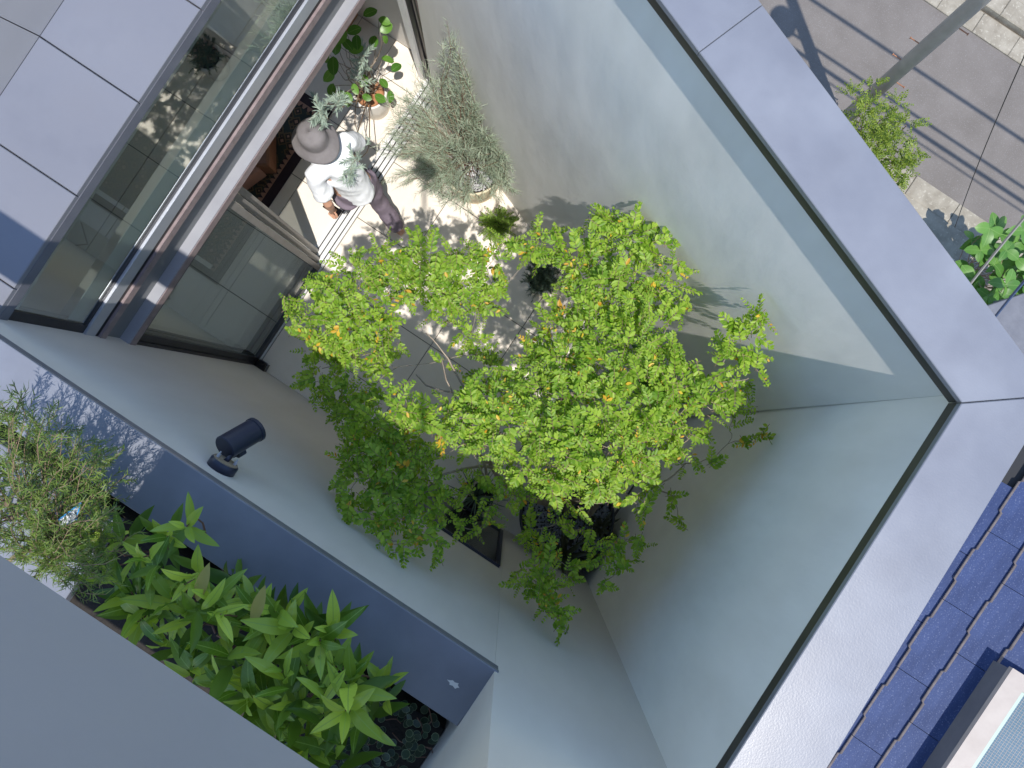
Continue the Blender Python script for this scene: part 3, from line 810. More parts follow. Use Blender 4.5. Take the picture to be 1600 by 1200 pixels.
# ------------------------------------------------------------------ the big tree
POT = Vector((0.86, -0.49, 0.0))
pot('tree_pot', 'large round charcoal pot of grey gravel under the courtyard tree', POT, 0.40, 0.58, 'darkpot', 0.53, pebbles=1500, psize=0.013)
clusters = [  # px, py, height, radius px, fullness
    (452, 470, 2.75, 24, .9), (470, 490, 2.6, 16, .9), (520, 462, 2.5, 42, .8), (560, 440, 2.45, 45, 1), (600, 405, 2.4, 42, 1), (655, 395, 2.35, 42, 1), (715, 400, 2.3, 42, 1), (760, 415, 2.2, 34, 1),
    (790, 375, 2.2, 22, .8), (545, 490, 2.45, 42, 1), (500, 505, 2.4, 34, .8), (475, 525, 2.35, 24, .8), (620, 450, 2.35, 42, 1), (665, 440, 2.3, 36, 1), (590, 500, 2.3, 30, .7),
    (705, 460, 2.3, 40, .9), (745, 470, 2.2, 36, .9), (770, 455, 2.2, 25, .8), (690, 500, 2.2, 26, .6), (735, 520, 2.2, 30, .7), (755, 560, 2.2, 30, .8), (700, 560, 2.2, 20, .4),
    (500, 575, 2.2, 36, 1), (545, 560, 2.25, 40, 1), (590, 555, 2.2, 34, .9), (530, 620, 2.2, 38, .9), (575, 610, 2.2, 34, .9), (490, 545, 2.3, 30, .9), (610, 530, 2.3, 30, .9), (555, 525, 2.35, 34, 1), (555, 650, 2.3, 34, .9), (520, 530, 2.4, 26, .9),
    (850, 375, 2.35, 34, 1), (835, 400, 2.3, 30, .9), (880, 400, 2.4, 30, .8), (925, 355, 2.5, 36, 1), (960, 345, 2.55, 30, 1), (995, 370, 2.6, 36, 1), (1025, 400, 2.65, 32, .9), (1055, 410, 2.7, 24, .8),
    (955, 395, 2.5, 40, 1), (910, 420, 2.5, 42, 1), (990, 430, 2.65, 42, 1), (1035, 445, 2.7, 34, .9), (1065, 455, 2.7, 18, .8), (950, 455, 2.6, 46, 1.1), (900, 475, 2.55, 42, 1), (1000, 480, 2.7, 44, 1.1),
    (1050, 490, 2.75, 26, .8), (870, 510, 2.5, 36, .9), (930, 515, 2.65, 48, 1.1), (985, 530, 2.75, 48, 1.1), (1035, 540, 2.75, 34, .9), (845, 560, 2.5, 40, .9), (890, 560, 2.65, 46, 1.1), (945, 575, 2.75, 48, 1),
    (1000, 585, 2.8, 44, .8), (1045, 590, 2.8, 40, .9), (1080, 570, 2.85, 28, .8), (1085, 620, 2.8, 32, .9), (810, 600, 2.5, 38, .9), (850, 615, 2.65, 46, 1.1), (900, 630, 2.75, 48, .9), (955, 640, 2.8, 46, .9),
    (1010, 645, 2.8, 46, 1.1), (1060, 660, 2.75, 42, 1.1), (1095, 670, 2.7, 22, .8), (760, 610, 2.5, 36, .9), (740, 650, 2.6, 44, 1), (790, 655, 2.7, 46, 1.1), (840, 675, 2.75, 48, 1.1), (895, 690, 2.8, 48, 1),
    (950, 700, 2.8, 46, 1), (1005, 700, 2.75, 44, 1.1), (1050, 705, 2.7, 34, 1), (1075, 725, 2.6, 22, .9), (705, 640, 2.6, 30, .9), (820, 725, 2.6, 40, 1), (770, 700, 2.65, 34, .9), (730, 690, 2.6, 26, .7), (850, 770, 2.6, 30, .8), (1000, 790, 2.55, 20, .7), (945, 775, 2.6, 30, .8), (875, 740, 2.65, 42, 1), (930, 750, 2.6, 38, .9), (985, 745, 2.6, 38, .9),
    (900, 785, 2.5, 28, .5), (960, 785, 2.5, 24, .5), (1020, 760, 2.45, 24, .8), (1058, 780, 2.4, 15, .9), (1062, 810, 2.35, 13, .9), (1115, 720, 2.6, 10, .7),
    (1125, 590, 2.95, 28, .7), (1140, 555, 3.0, 28, .8), (1165, 560, 3.05, 26, .8), (1180, 520, 3.12, 26, .9), (1196, 492, 3.2, 22, 1.1), (1150, 515, 3.05, 20, .7), (1175, 590, 3.0, 20, .7), (1145, 620, 2.9, 24, .6), (1115, 640, 2.85, 26, .8),
    (1150, 655, 2.6, 18, .6), (1165, 640, 2.7, 12, .6), (1188, 680, 2.55, 16, .9), (1165, 690, 2.5, 10, .7), (1170, 612, 2.7, 10, .7),
    (618, 610, 2.9, 18, 1), (625, 640, 2.85, 28, 1), (655, 640, 2.85, 28, .9), (670, 665, 2.8, 26, .9), (690, 685, 2.75, 20, .8),
    (585, 665, 2.5, 46, 1), (630, 690, 2.6, 48, 1.1), (560, 705, 2.6, 38, 1), (605, 730, 2.6, 50, 1.1), (655, 720, 2.6, 42, 1), (560, 750, 2.65, 40, 1), (535, 775, 2.75, 20, .9), (610, 775, 2.7, 46, 1.1), (655, 765, 2.65, 42, 1),
    (585, 810, 2.85, 28, .7), (630, 815, 2.8, 38, .9), (675, 800, 2.7, 32, .8), (540, 800, 2.9, 14, .8), (600, 835, 2.95, 18, .8), (622, 860, 3.0, 16, .9), (668, 840, 2.85, 24, .9), (685, 860, 2.9, 16, .8),
    (715, 790, 2.5, 22, .6), (755, 745, 2.45, 26, .7), (735, 765, 2.4, 22, .6), (790, 750, 2.5, 26, .8), (720, 825, 2.55, 16, .6), (745, 830, 2.5, 14, .5), (765, 800, 2.4, 22, .6), (800, 780, 2.4, 26, .6),
    (830, 830, 2.3, 28, .6), (870, 820, 2.3, 28, .35), (910, 830, 2.3, 26, .35), (850, 865, 2.4, 32, .9), (820, 900, 2.5, 28, .9), (855, 910, 2.5, 34, 1), (845, 940, 2.6, 28, .9), (875, 955, 2.7, 22, .9), (880, 980, 2.75, 14, .9),
    (890, 890, 2.45, 26, .7), (940, 860, 2.4, 26, .7), (975, 850, 2.45, 24, .7), (1005, 845, 2.5, 18, .8), (970, 880, 2.5, 20, .7), (950, 910, 2.55, 18, .6),
]
tree = thing('potted_tree', 'tall small-leaved green tree with yellow leaves spreading over the courtyard', 'tree', (POT.x, POT.y, 0.53))
tl, ty, twigs = Leaves(LEAF_OVAL), Leaves(LEAF_OVAL), MB()
cw = []
def safe(c):
    """keep foliage off the walls"""
    c = np.array(c, float)
    d = NXN * c[0] + NYN * c[1] - (NC - 0.04 - 0.15 * max(0.0, 1 - c[2] / 4.0))
    if d > 0: c[0] -= NXN * d; c[1] -= NYN * d
    c[0] = min(c[0], EA - 0.05); c[1] = max(c[1], SB + 0.05)
    return c
for (px, py, z, r, full) in clusters:
    c = P(px, py, z); rw = r * SC(z)
    cw.append(np.array(c))
    cyp = rng.choice((0.0, 0.02, 0.06, 0.18))
    full = full * rng.uniform(0.7, 1.15)
    nl = 2.9 * full * math.pi * rw * rw / 0.00040
    ns = max(3, int(nl / 17))
    for k in range(ns):
        th = rng.uniform(0, 2 * math.pi); rr = rw * math.sqrt(rng.random()) * 0.95
        off = np.array((rr * math.cos(th), rr * math.sin(th), rng.normal(0, rw * 0.42)))
        outd = np.array((math.cos(th), math.sin(th), 0.0)) * (0.3 + rr / rw) + rng.normal(0, 0.55, 3) * np.array((1, 1, 0.5)) + np.array((0, 0, 0.12))
        L = rng.uniform(0.09, 0.17)
        st0 = safe(np.array(c) + off - unit(outd) * L * 0.55)
        spray(tl, twigs, st0, outd, L, rng.choice((0.024, 0.030, 0.035, 0.039, 0.044)), 0.0168, ang=60, tilt=0.42, droop=0.2, yellow=ty, yp=cyp if rng.random() < 0.3 else 0.004, wr=0.56, stem_r=0.0013)
# branches: grow from the pot out to every cluster
limbs, trunks = [], []
tips = [np.array((POT.x - 0.02, POT.y + 0.05, 0.52))]
trunk_nodes = []
for (dx, dy, hx, hy, hz) in ((0.0, 0.0, 0.45, -0.1, 2.0), (0.1, 0.05, 0.75, 0.25, 2.15), (-0.1, 0.02, 0.05, -0.35, 2.05), (0.02, -0.08, 0.75, -0.45, 1.9), (-0.06, 0.1, 0.3, 0.35, 1.85)):
    a = np.array((POT.x + dx, POT.y + dy, 0.50)); b = np.array((hx, hy, hz))
    pts = branch_pts(a, b, 8, 0.05)
    trunks.append(MB().tube(pts, [0.030 - 0.016 * i / 8 for i in range(9)], 8))
    trunk_nodes += [p for p in pts[4:]]
nodes = [(p, 0.014) for p in trunk_nodes]
order = sorted(range(len(cw)), key=lambda i: min(np.linalg.norm(cw[i] - p) for p in trunk_nodes))
for i in order:
    c = cw[i] - np.array((0, 0, 0.05))
    best = min(nodes, key=lambda q: np.linalg.norm((q[0] - c) * np.array((1, 1, 1.2))) + (0.15 if q[0][2] > c[2] + 0.1 else 0))
    pts = branch_pts(best[0], c, 5, 0.07, 0.03)
    r0 = best[1] * 0.85; r1 = max(0.0022, r0 * 0.6)
    limbs.append(MB().tube(pts, [r0 + (r1 - r0) * j / 5 for j in range(6)], 5))
    nodes.append((pts[3], (r0 + r1) / 2)); nodes.append((c, r1))
def reparent(o, t):
    o.parent = t
    o.matrix_parent_inverse = Matrix.Translation(-Vector(t.location))
    return o
for a_, m_, b_, r0_ in (((905, 760, 1.75), (800, 742, 2.1), (684, 744, 2.45), .015), ((760, 742, 2.2), (745, 690, 2.35), (690, 560, 2.3), .009), ((800, 690, 2.1), (735, 625, 2.25), (650, 585, 2.3), .010), ((735, 625, 2.2), (700, 560, 2.25), (665, 520, 2.3), .008), ((690, 744, 2.45), (672, 770, 2.5), (640, 800, 2.6), .007)):
    q1, q2 = branch_pts(P(*a_), P(*m_), 4, .04), branch_pts(P(*m_), P(*b_), 4, .04)
    pp = q1 + q2[1:]
    limbs.append(MB().tube(pp, [r0_ * (1 - .55 * i / 8) for i in range(9)], 7))
for q in trunks: reparent(q.build('trunk', 'bark', None, True), tree)
for q in limbs: reparent(q.build('branch', 'bark', None, True), tree)
reparent(twigs.build('twigs', 'twig'), tree)['kind'] = 'stuff'
o_, x_, y_, z_, L_, W_ = tl.arrays()
top = np.argsort(-o_[:, 2])[:290]
keep = np.ones(len(o_), bool); keep[top] = False
crown = reparent(link('crown', tl.mesh('crown', keep), 'leaf'), tree); crown['kind'] = 'stuff'
reparent(link('yellow_leaves', ty.mesh('yellow_leaves'), 'yleaf'), tree)['kind'] = 'stuff'
bb, bf = LEAF_OVAL
lm = bpy.data.meshes.new('leaf')
lm.from_pydata([(a, b * 0.56, c) for a, b, c in bb], [], bf)
lm.materials.append(M['leaf1'])
for i in top:
    ob = leaf_place(lm, None, o_[i], x_[i], z_[i], L_[i])
    reparent(ob, tree)

# ------------------------------------------------------------------ feathery silver shrub by the doors
def feather(leaves, stems, a, b, n_side, nl, w, spread=0.75, sag=0.05, r=0.003, bare=0.25, seg=7, tuft=1.0):
    pts = branch_pts(a, b, seg, 0.05, sag)
    stems.tube(pts, [r * (1 - 0.75 * i / seg) for i in range(seg + 1)], 4, cap=False)
    pts = np.array(pts)
    for k in range(n_side):
        t = bare + (1 - bare) * (k + rng.random()) / n_side
        q = t * seg; i = min(int(q), seg - 1); p = pts[i] + (pts[i + 1] - pts[i]) * (q - i)
        d = unit(pts[i + 1] - pts[i])
        ph = rng.uniform(0, 6.283)
        e1 = unit(np.cross(d, (0.3, 0.2, 0.9))); e2 = np.cross(d, e1)
        x = d * 1.0 + (e1 * math.cos(ph) + e2 * math.sin(ph)) * spread * rng.uniform(0.6, 1.3)
        leaves.put(p, x, rng.normal(0, 0.4, 3) + np.array((0, 0, 1.0)), nl * rng.uniform(0.6, 1.2) * tuft, w)

pc = P(738, 255, 0.42)
pot('shrub_pot', 'cream pot of pale pebbles under the feathery silver shrub', (pc.x, pc.y, 0), 0.275, 0.42, 'creampot', 0.385, pebbles=900, pmat='pebble_light', psize=0.013)
shr = thing('silver_shrub', 'feathery silver-grey shrub in a cream pot beside the open doors', 'shrub', (pc.x, pc.y, 0.38))
fl, fs = Leaves(LEAF_NEEDLE), MB()
ends = []
for k in range(125):
    th = rng.uniform(0, 6.283); rr = 112 * math.sqrt(rng.random())
    ex, ey = 715 + rr * math.cos(th) * 1.0, 215 + rr * math.sin(th) * 0.92
    z = 0.60 + 0.75 * rng.random() * (1 - 0.4 * rr / 104)
    if math.hypot(ex - 737, (ey - 258) * 1.1) < 40 and rng.random() < 0.75:
        continue
    ends.append((ex, ey, z))
ends += [(716, 18, 1.95), (722, 50, 1.85), (708, 60, 1.8), (730, 75, 1.75), (745, 65, 1.6), (752, 50, 1.6), (715, 90, 1.7), (700, 100, 1.6), (690, 70, 1.6), (760, 90, 1.5), (780, 120, 1.3), (790, 130, 1.2),
         (800, 185, 1.0), (815, 215, .8), (825, 265, .55), (812, 290, .5), (610, 210, .7), (600, 240, .6), (640, 150, 1.0), (625, 190, .8), (690, 300, .5), (730, 312, .45), (770, 305, .45), (650, 270, .55)]
for ex, ey, z in ends:
    e = P(ex, ey, z); e = safe(e)
    a = np.array((pc.x + rng.normal(0, .03), pc.y + rng.normal(0, .03), 0.40))
    mid = a + (e - a) * 0.3 + np.array((0, 0, 0.12))
    feather(fl, fs, mid * 0.4 + a * 0.6, e, 36, 0.085, 0.0031, 0.75, 0.10, 0.0035, 0.28)
    for m_ in range(4):
        t = rng.uniform(0.45, 0.95); b_ = a + (e - a) * t
        e2 = safe(b_ + unit(e - a + rng.normal(0, 0.5, 3) * np.linalg.norm(e - a)) * rng.uniform(0.12, 0.24))
        feather(fl, fs, b_, e2, 15, 0.070, 0.0028, 0.8, 0.02, 0.0016, 0.1, 4)
reparent(link('crown', fl.mesh('crown'), 'silver_leaf'), shr)['kind'] = 'stuff'
reparent(fs.build('stem', 'redstem'), shr)

# ------------------------------------------------------------------ two small pots on the floor
def small_bush(name, label, potlabel, px, py, h, r, hz, pm, lm_, nsp, leaf, wr, rad, base_kind, pr):
    c = P(px, py, h)
    pot('flower_pot', potlabel, (c.x, c.y, 0), pr, h, pm, h - 0.02)
    t = thing(name, label, 'plant', (c.x, c.y, h - 0.02))
    lv, sm = Leaves(base_kind), MB()
    for k in range(nsp):
        th = rng.uniform(0, 6.283); el = rng.uniform(0.15, 1.4)
        d = np.array((math.cos(th) * math.cos(el), math.sin(th) * math.cos(el), math.sin(el)))
        a = np.array((c.x, c.y, h - 0.02)); e = a + d * rad * rng.uniform(0.7, 1.05) * np.array((1, 1, hz))
        if base_kind is LEAF_NEEDLE:
            feather(lv, sm, a, e, 46, leaf, leaf * wr, 0.9, 0.05, 0.0016, 0.2, 5)
        else:
            spray(lv, sm, a + (e - a) * 0.3, e - a, np.linalg.norm(e - a) * 0.7, leaf, leaf * 0.42, ang=60, tilt=0.3, droop=0.45, wr=wr, stem_r=0.001)
    reparent(link('foliage', lv.mesh('foliage'), lm_), t)['kind'] = 'stuff'
    reparent(sm.build('stem', 'twig'), t)
small_bush('fern', 'small bright green fern in a grey pot below the silver shrub', 'small grey pot holding the bright green fern', 779, 352, 0.20, 25, 0.9, 'greypot', 'fern', 70, 0.026, 0.5, 0.23, LEAF_OVAL, 0.105)
small_bush('rosemary_bush', 'round dark grey-green bush in a pot near the street-side wall', 'pale pot under the round dark grey-green bush', 846, 436, 0.24, 25, 0.8, 'whitepot', 'grey_green', 90, 0.032, 0.12, 0.21, LEAF_NEEDLE, 0.135)

# ------------------------------------------------------------------ plants standing under the tree
def strap_plant(label, c, n, L, w, mat, name, el=(0.25, 1.2), arch=0.55, cat='plant'):
    t = thing(name, label, cat, c)
    me = MB()
    for k in range(n):
        th = 2.4 * k + random.uniform(-.3, .3); e = random.uniform(*el); ll = L * random.uniform(.7, 1.1)
        pts = []; p = Vector((0, 0, 0)); dz = e
        for i in range(9):
            pts.append(p.copy())
            d = Vector((math.cos(th) * math.cos(dz), math.sin(th) * math.cos(dz), math.sin(dz)))
            p = p + d * (ll / 8); dz -= arch * (i + 2) / 16
        sd = Vector((-math.sin(th), math.cos(th), 0)); v, f = [], []
        for i, q in enumerate(pts):
            ww = w * (1 - (i / 8) ** 2.2) * (0.75 + 0.25 * math.sin(min(1, i / 3) * 1.57)) + 0.0008
            v += [q + sd * ww * 0.5 + Vector((0, 0, ww * .18)), q, q - sd * ww * 0.5 + Vector((0, 0, ww * .18))]
        for i in range(8):
            f += [(i * 3, i * 3 + 1, i * 3 + 4, i * 3 + 3), (i * 3 + 1, i * 3 + 2, i * 3 + 5, i * 3 + 4)]
        lv = MB().add(v, f).build('leaf', mat, t, True)
    return t
def at(px, py, z):
    p = P(px, py, z); return (p.x, p.y, p.z)
def on_pot(px, py, z, r, h, mat, label, plabel, n, L, w, lmat, name, el=(0.25, 1.2), arch=0.55):
    p = P(px, py, h)
    pot('plant_pot', plabel, (p.x, p.y, 0), r, h, mat, h - 0.02)
    return strap_plant(label, (p.x, p.y, h - 0.025), n, L, w, lmat, name, el, arch)
on_pot(745, 775, 0, 0.15, 0.34, 'darkpot', 'dark green cycad with thin arching fronds by the low window', 'dark pot of the cycad by the low window', 34, 0.36, 0.013, 'grey_green', 'cycad', (0.2, 1.2), 0.75)
strap_plant('dark bronze strap-leaved bromeliad at the edge of the gravel pot', (POT.x + 0.16, POT.y - 0.30, 0.53), 12, 0.40, 0.045, 'dark_strap', 'bromeliad', (0.3, 1.1), 0.7)
strap_plant('reddish rosette plant on the gravel by the shaded wall', (POT.x + 0.29, POT.y + 0.08, 0.53), 14, 0.2, 0.03, 'dark_strap', 'rosette_plant', (0.3, 1.1), 0.5)
on_pot(862, 600, 0, 0.14, 0.40, 'greypot', 'silver-green agave standing in a grey pot beneath the tree', 'grey pot of the silver-green agave', 12, 0.36, 0.05, 'silver_leaf2', 'agave', (0.5, 1.2), 0.2)
on_pot(1030, 590, 0, 0.17, 0.45, 'darkpot', 'broad-leaved dark green plant against the corner under the tree', 'dark pot of the broad-leaved plant in the corner', 16, 0.42, 0.16, 'broad_leaf', 'broad_leaved_plant', (0.4, 1.2), 0.5)
on_pot(905, 690, 0, 0.15, 0.35, 'darkpot', 'low green clump plant under the densest part of the tree', 'dark pot of the low green clump plant', 26, 0.3, 0.04, 'grey_green', 'clump_plant', (0.2, 1.2), 0.6)

# ------------------------------------------------------------------ planter shrub with long leaves
LM = [leaf_obj_mesh('leaf', 1.0, 0.225 + 0.02 * k, 'bigleaf', 0.03 + 0.09 * k, 0.28 - 0.06 * k, 8) for k in range(4)]
LMO = leaf_obj_mesh('leaf', 1.0, 0.30, 'oldleaf', 0.04, 0.25, 8)
lsh = thing('leafy_shrub', 'glossy long-leaved green shrub growing in the planter ledge', 'shrub', (-0.4, -1.6, 3.29))
def addleaf(me, o, x, n, s):
    ob = leaf_place(me, None, o, x, n, s)
    reparent(ob, lsh)
whorls = [(190, 845, 3.75), (225, 870, 3.80), (262, 838, 3.78), (292, 822, 3.76), (240, 905, 3.7), (205, 925, 3.72), (268, 935, 3.82), (305, 905, 3.80), (330, 930, 3.85), (290, 960, 3.82), (345, 960, 3.80), (380, 930, 3.82),
          (398, 955, 3.88), (430, 955, 3.82), (410, 990, 3.78), (355, 1000, 3.78), (300, 1010, 3.75), (450, 975, 3.80), (480, 985, 3.80), (500, 1000, 3.84), (520, 985, 3.86), (520, 1040, 3.86), (480, 1040, 3.78), (440, 1050, 3.80), (405, 1040, 3.74),
          (550, 1060, 3.76), (505, 1085, 3.88), (540, 1110, 3.90), (470, 1095, 3.78), (575, 1080, 3.66), (600, 1060, 3.62), (520, 1150, 3.80), (440, 1110, 3.82), (560, 1130, 3.76), (170, 890, 3.72), (160, 830, 3.7), (215, 972, 3.72), (255, 1000, 3.7), (300, 1042, 3.72), (345, 1065, 3.7), (390, 1092, 3.74), (430, 1140, 3.76), (480, 1165, 3.76), (330, 1030, 3.66), (380, 1062, 3.7), (250, 965, 3.66), (465, 1130, 3.68), (225, 940, 3.6), (350, 900, 3.6), (420, 1010, 3.6)]
stm = MB()
nl = 0
LEAF_LANCE = (np.array([[0, 0, 0], [.25, .42, .05], [.55, .46, .05], [.8, .26, 0.0], [1, 0, -.1], [.8, -.26, 0.0], [.55, -.46, .05], [.25, -.42, .05], [.3, 0, .0], [.65, 0, -.02]], float),
              [(0, 8, 1), (1, 8, 9), (1, 9, 2), (2, 9, 3), (3, 9, 4), (4, 9, 5), (5, 9, 6), (6, 9, 7), (7, 9, 8), (7, 8, 0)])
low = Leaves(LEAF_LANCE)
for wi, (px, py, z) in enumerate(whorls):
    z += rng.normal(0, 0.07)
    c = np.array(P(px, py, z))
    foot = np.array((c[0] + rng.normal(0, 0.05), min(c[1] - 0.05, -1.42) + rng.normal(0, 0.04), 3.29))
    pts = branch_pts(foot, c, 5, 0.06)
    stm.tube(pts, [0.005, 0.005, 0.0045, 0.004, 0.0035, 0.003], 6)
    k_ = 9 if wi % 3 else 7
    d = unit(np.array((-0.30, 0.42, 0.62)) + rng.normal(0, 0.32, 3))
    if d[2] < 0.15: d = unit(d + np.array((0, 0, 0.4)))
    e1 = unit(np.cross(d, (0.2, 0.1, 1.0))); e2 = np.cross(d, e1)
    big = rng.uniform(0.8, 1.15)
    for k in range(k_):
        t = k / k_
        th = 2.399 * k + wi + rng.uniform(-.4, .4)
        opn = 0.35 + 1.0 * t + rng.normal(0, 0.12)          # young leaves upright, old ones spread
        x = unit(d * math.cos(opn) + (e1 * math.cos(th) + e2 * math.sin(th)) * math.sin(opn))
        o = c - d * 0.020 * k + rng.normal(0, 0.004, 3)
        if o[2] + x[2] * 0.15 > 4.6: continue
        nn = d * 0.8 + np.array((0, 0, 0.6)) + rng.normal(0, 0.22, 3)
        sz = rng.uniform(0.135, 0.20) * big * (0.62 if k == 0 else 0.8 if k == 1 else 1.0)
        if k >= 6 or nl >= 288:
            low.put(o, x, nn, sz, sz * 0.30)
            continue
        addleaf(LM[(k + wi) % 4], o, x, nn, sz)
        nl += 1
for px, py in ((308, 940), (395, 975)):
    addleaf(LMO, np.array(P(px, py, 3.9)), np.array((-0.25, 0.9, 0.05)), np.array((0.1, 0, 1)), 0.15)
reparent(link('lower_leaves', low.mesh('lower_leaves'), 'lance_shaded'), lsh)['kind'] = 'stuff'
reparent(stm.build('stem', 'redstem'), lsh)
# variegated ivy at the end of the trough
iv = thing('variegated_ivy', 'dark round-leaved ivy with pale edges at the trough end', 'ivy', (0.3, -1.6, 3.29))
def round_leaf(s_in):
    v, f, mi = [(0.5, 0, 0.02)], [], []
    n = 9
    for rr in (s_in, 0.5):
        for k in range(n):
            t = 2 * math.pi * k / n
            v.append((0.5 + rr * math.cos(t), rr * math.sin(t) * 0.95, 0.06 * (rr / 0.5) ** 2))
    for k in range(n):
        f.append((0, 1 + k, 1 + (k + 1) % n)); mi.append(0)
        f.append((1 + k, 1 + n + k, 1 + n + (k + 1) % n, 1 + (k + 1) % n)); mi.append(1)
    me = bpy.data.meshes.new('leaf'); me.from_pydata(v, [], f)
    me.materials.append(M['ivy']); me.materials.append(M['ivy_rim']); me.polygons.foreach_set('material_index', mi)
    return me
RL = [round_leaf(0.455), round_leaf(0.44)]
for k in range(280):
    px, py = rng.uniform(520, 735), rng.uniform(1070, 1230)
    z = 3.36 + 0.14 * rng.random()
    c = P(px, py, z)
    if c.y > -1.30 or c.x > XP - 0.05 or c.y < -2.2: continue
    th = rng.uniform(0, 6.283)
    reparent(leaf_place(RL[k % 2], None, c, (math.cos(th), math.sin(th), rng.normal(0, .2)), (rng.normal(0, .35), rng.normal(0, .35) + .2, 1), rng.uniform(0.026, 0.044)), iv)
vine = MB()
for k in range(14):
    a = P(rng.uniform(560, 700), rng.uniform(1110, 1200), 3.36); a.y = min(a.y, -1.36)
    vine.tube(branch_pts(a, a + Vector((rng.normal(0, .1), rng.normal(0, .1), 0.05)), 4, 0.1), 0.0025, 4)
reparent(vine.build('stem', 'redstem'), iv)

# sunlit feathery shrub at the west end of the trough
fsh = thing('needle_shrub', 'sunlit fine-needled green shrub casting shadows on the ledge', 'shrub', (-1.5, -1.6, 3.30))
nlv, nst = Leaves(LEAF_NEEDLE), MB()
root = np.array(P(95, 850, 3.34)); root2 = np.array(P(20, 800, 3.34))
tips_ = []
for k in range(95):
    ex, ey = rng.uniform(-60, 205), rng.uniform(610, 930)
    if ey < 610 + max(0, ex - 40) * 0.75: continue
    if -.555 * ex + .832 * ey - 88.5 > 640: continue
    tips_.append((ex, ey, rng.uniform(3.65, 4.15)))
tips_ += [(45, 605, 4.1), (30, 625, 4.1), (55, 615, 4.12), (20, 600, 4.1), (110, 655, 4.05), (120, 665, 4.0), (95, 650, 4.05), (150, 690, 3.95), (160, 700, 3.9), (195, 700, 3.85), (200, 740, 3.8), (75, 640, 4.1), (10, 640, 4.1)]
for ex, ey, z in tips_:
    e = np.array(P(ex, ey, z))
    a = root if ex > 40 or rng.random() < 0.4 else root2
    a = a + rng.normal(0, 0.03, 3) * np.array((1, 1, 0))
    b = a + (e - a) * 0.35 + np.array((0, 0, 0.08))
    feather(nlv, nst, b, e, 50, 0.034, 0.0030, 0.85, 0.08, 0.003, 0.15)
    nst.tube([a, (a + b) / 2 + rng.normal(0, .01, 3), b], [0.006, 0.005, 0.003], 5, cap=False)
    for m_ in range(5):
        t = rng.uniform(0.5, 0.95); q = a + (e - a) * t
        e2 = q + unit(e - a + rng.normal(0, 0.6, 3) * np.linalg.norm(e - a)) * rng.uniform(0.07, 0.16)
        feather(nlv, nst, q, e2, 20, 0.030, 0.0028, 0.85, 0.02, 0.0012, 0.05, 4)
nst.tube(branch_pts(P(150, 822, 3.5), P(0, 890, 3.42), 6, 0.03), [0.007, 0.0075, 0.008, 0.008, 0.009, 0.009, 0.009], 8)
reparent(link('crown', nlv.mesh('crown'), 'needle'), fsh)['kind'] = 'stuff'
reparent(nst.build('stem', 'twig'), fsh)
# plant tag hung in the shrub
tg = thing('plant_tag', 'small blue-edged plant tag hanging in the needle shrub', 'tag')
tc = P(113, 803, 3.9)
tm = MB()
corners = [P(92, 812, 3.86), P(126, 786, 3.93), P(119, 812, 3.9), P(94, 828, 3.85)]
ctr = sum(corners, Vector()) / 4
nrm_t = (corners[1] - corners[0]).cross(corners[3] - corners[0]).normalized()
if nrm_t.z < 0: nrm_t = -nrm_t
def card(mb, k, h, t):
    vv = [ctr + (c - ctr) * k + nrm_t * h for c in corners]
    vv += [x - nrm_t * t for x in vv]
    mb.add(vv, [(3, 2, 1, 0), (4, 5, 6, 7), (0, 1, 5, 4), (1, 2, 6, 5), (2, 3, 7, 6), (3, 0, 4, 7)])
card(tm, 1.0, 0.0, 0.0012); tm.build('card', 'tagface', tg)
ed = MB()
ed.tube([corners[0], corners[1]], 0.0028, 6).tube([corners[1], corners[2]], 0.0028, 6); ed.build('edge', 'tagblue', tg)
MB().tube([corners[1], corners[1] + Vector((0.01, -0.02, -0.05)), P(150, 822, 3.5)], 0.001, 4).build('string', 'twig', tg)

# ------------------------------------------------------------------ inside the room
rug = thing('patterned_rug', 'dark patterned rug with pink zigzag border on the room floor', 'rug')
rx0, rx1, ry0, ry1 = -4.6, -2.90, -0.55, 1.36
MB().box(rx0 + 0.13, rx1 - 0.13, ry0 + 0.13, ry1 - 0.13, 0.001, 0.0105).build('field', 'rug', rug)
bd = MB()
bd.box(rx1 - 0.085, rx1, ry0, ry1, 0.001, 0.010).box(rx0, rx0 + 0.085, ry0, ry1, 0.001, 0.010)
bd.box(rx0 + 0.0855, rx1 - 0.0855, ry1 - 0.085, ry1, 0.001, 0.010).box(rx0 + 0.0855, rx1 - 0.0855, ry0, ry0 + 0.085, 0.001, 0.010)
bd.build('border', 'rugdark', rug)
bn = MB()
bn.box(rx1 - 0.13, rx1 - 0.0855, ry0 + 0.0855, ry1 - 0.0855, 0.001, 0.0098).box(rx0 + 0.0855, rx1 - 0.1305, ry1 - 0.13, ry1 - 0.0855, 0.001, 0.0098)
bn.build('band', 'rugpink', rug)
zz = MB()
for k in range(34):
    y = ry0 + 0.1 + k * 0.052
    zz.prism([(rx1 - 0.13, y), (rx1 - 0.13, y + 0.036), (rx1 - 0.092, y + 0.018)], 0.0099, 0.0108)
for k in range(28):
    x = rx1 - 0.18 - k * 0.052
    zz.prism([(x, ry1 - 0.13), (x + 0.036, ry1 - 0.13), (x + 0.018, ry1 - 0.092)], 0.0099, 0.0108)
zz.build('zigzag', 'rugdark', rug)
cr_ = thing('cream_rug', 'cream rug with dark zigzag lines deeper inside the room', 'rug')
MB().box(-4.6, -3.2, -2.4, -0.75, 0.001, 0.012).build('field', 'rugcream', cr_)
zl = MB()
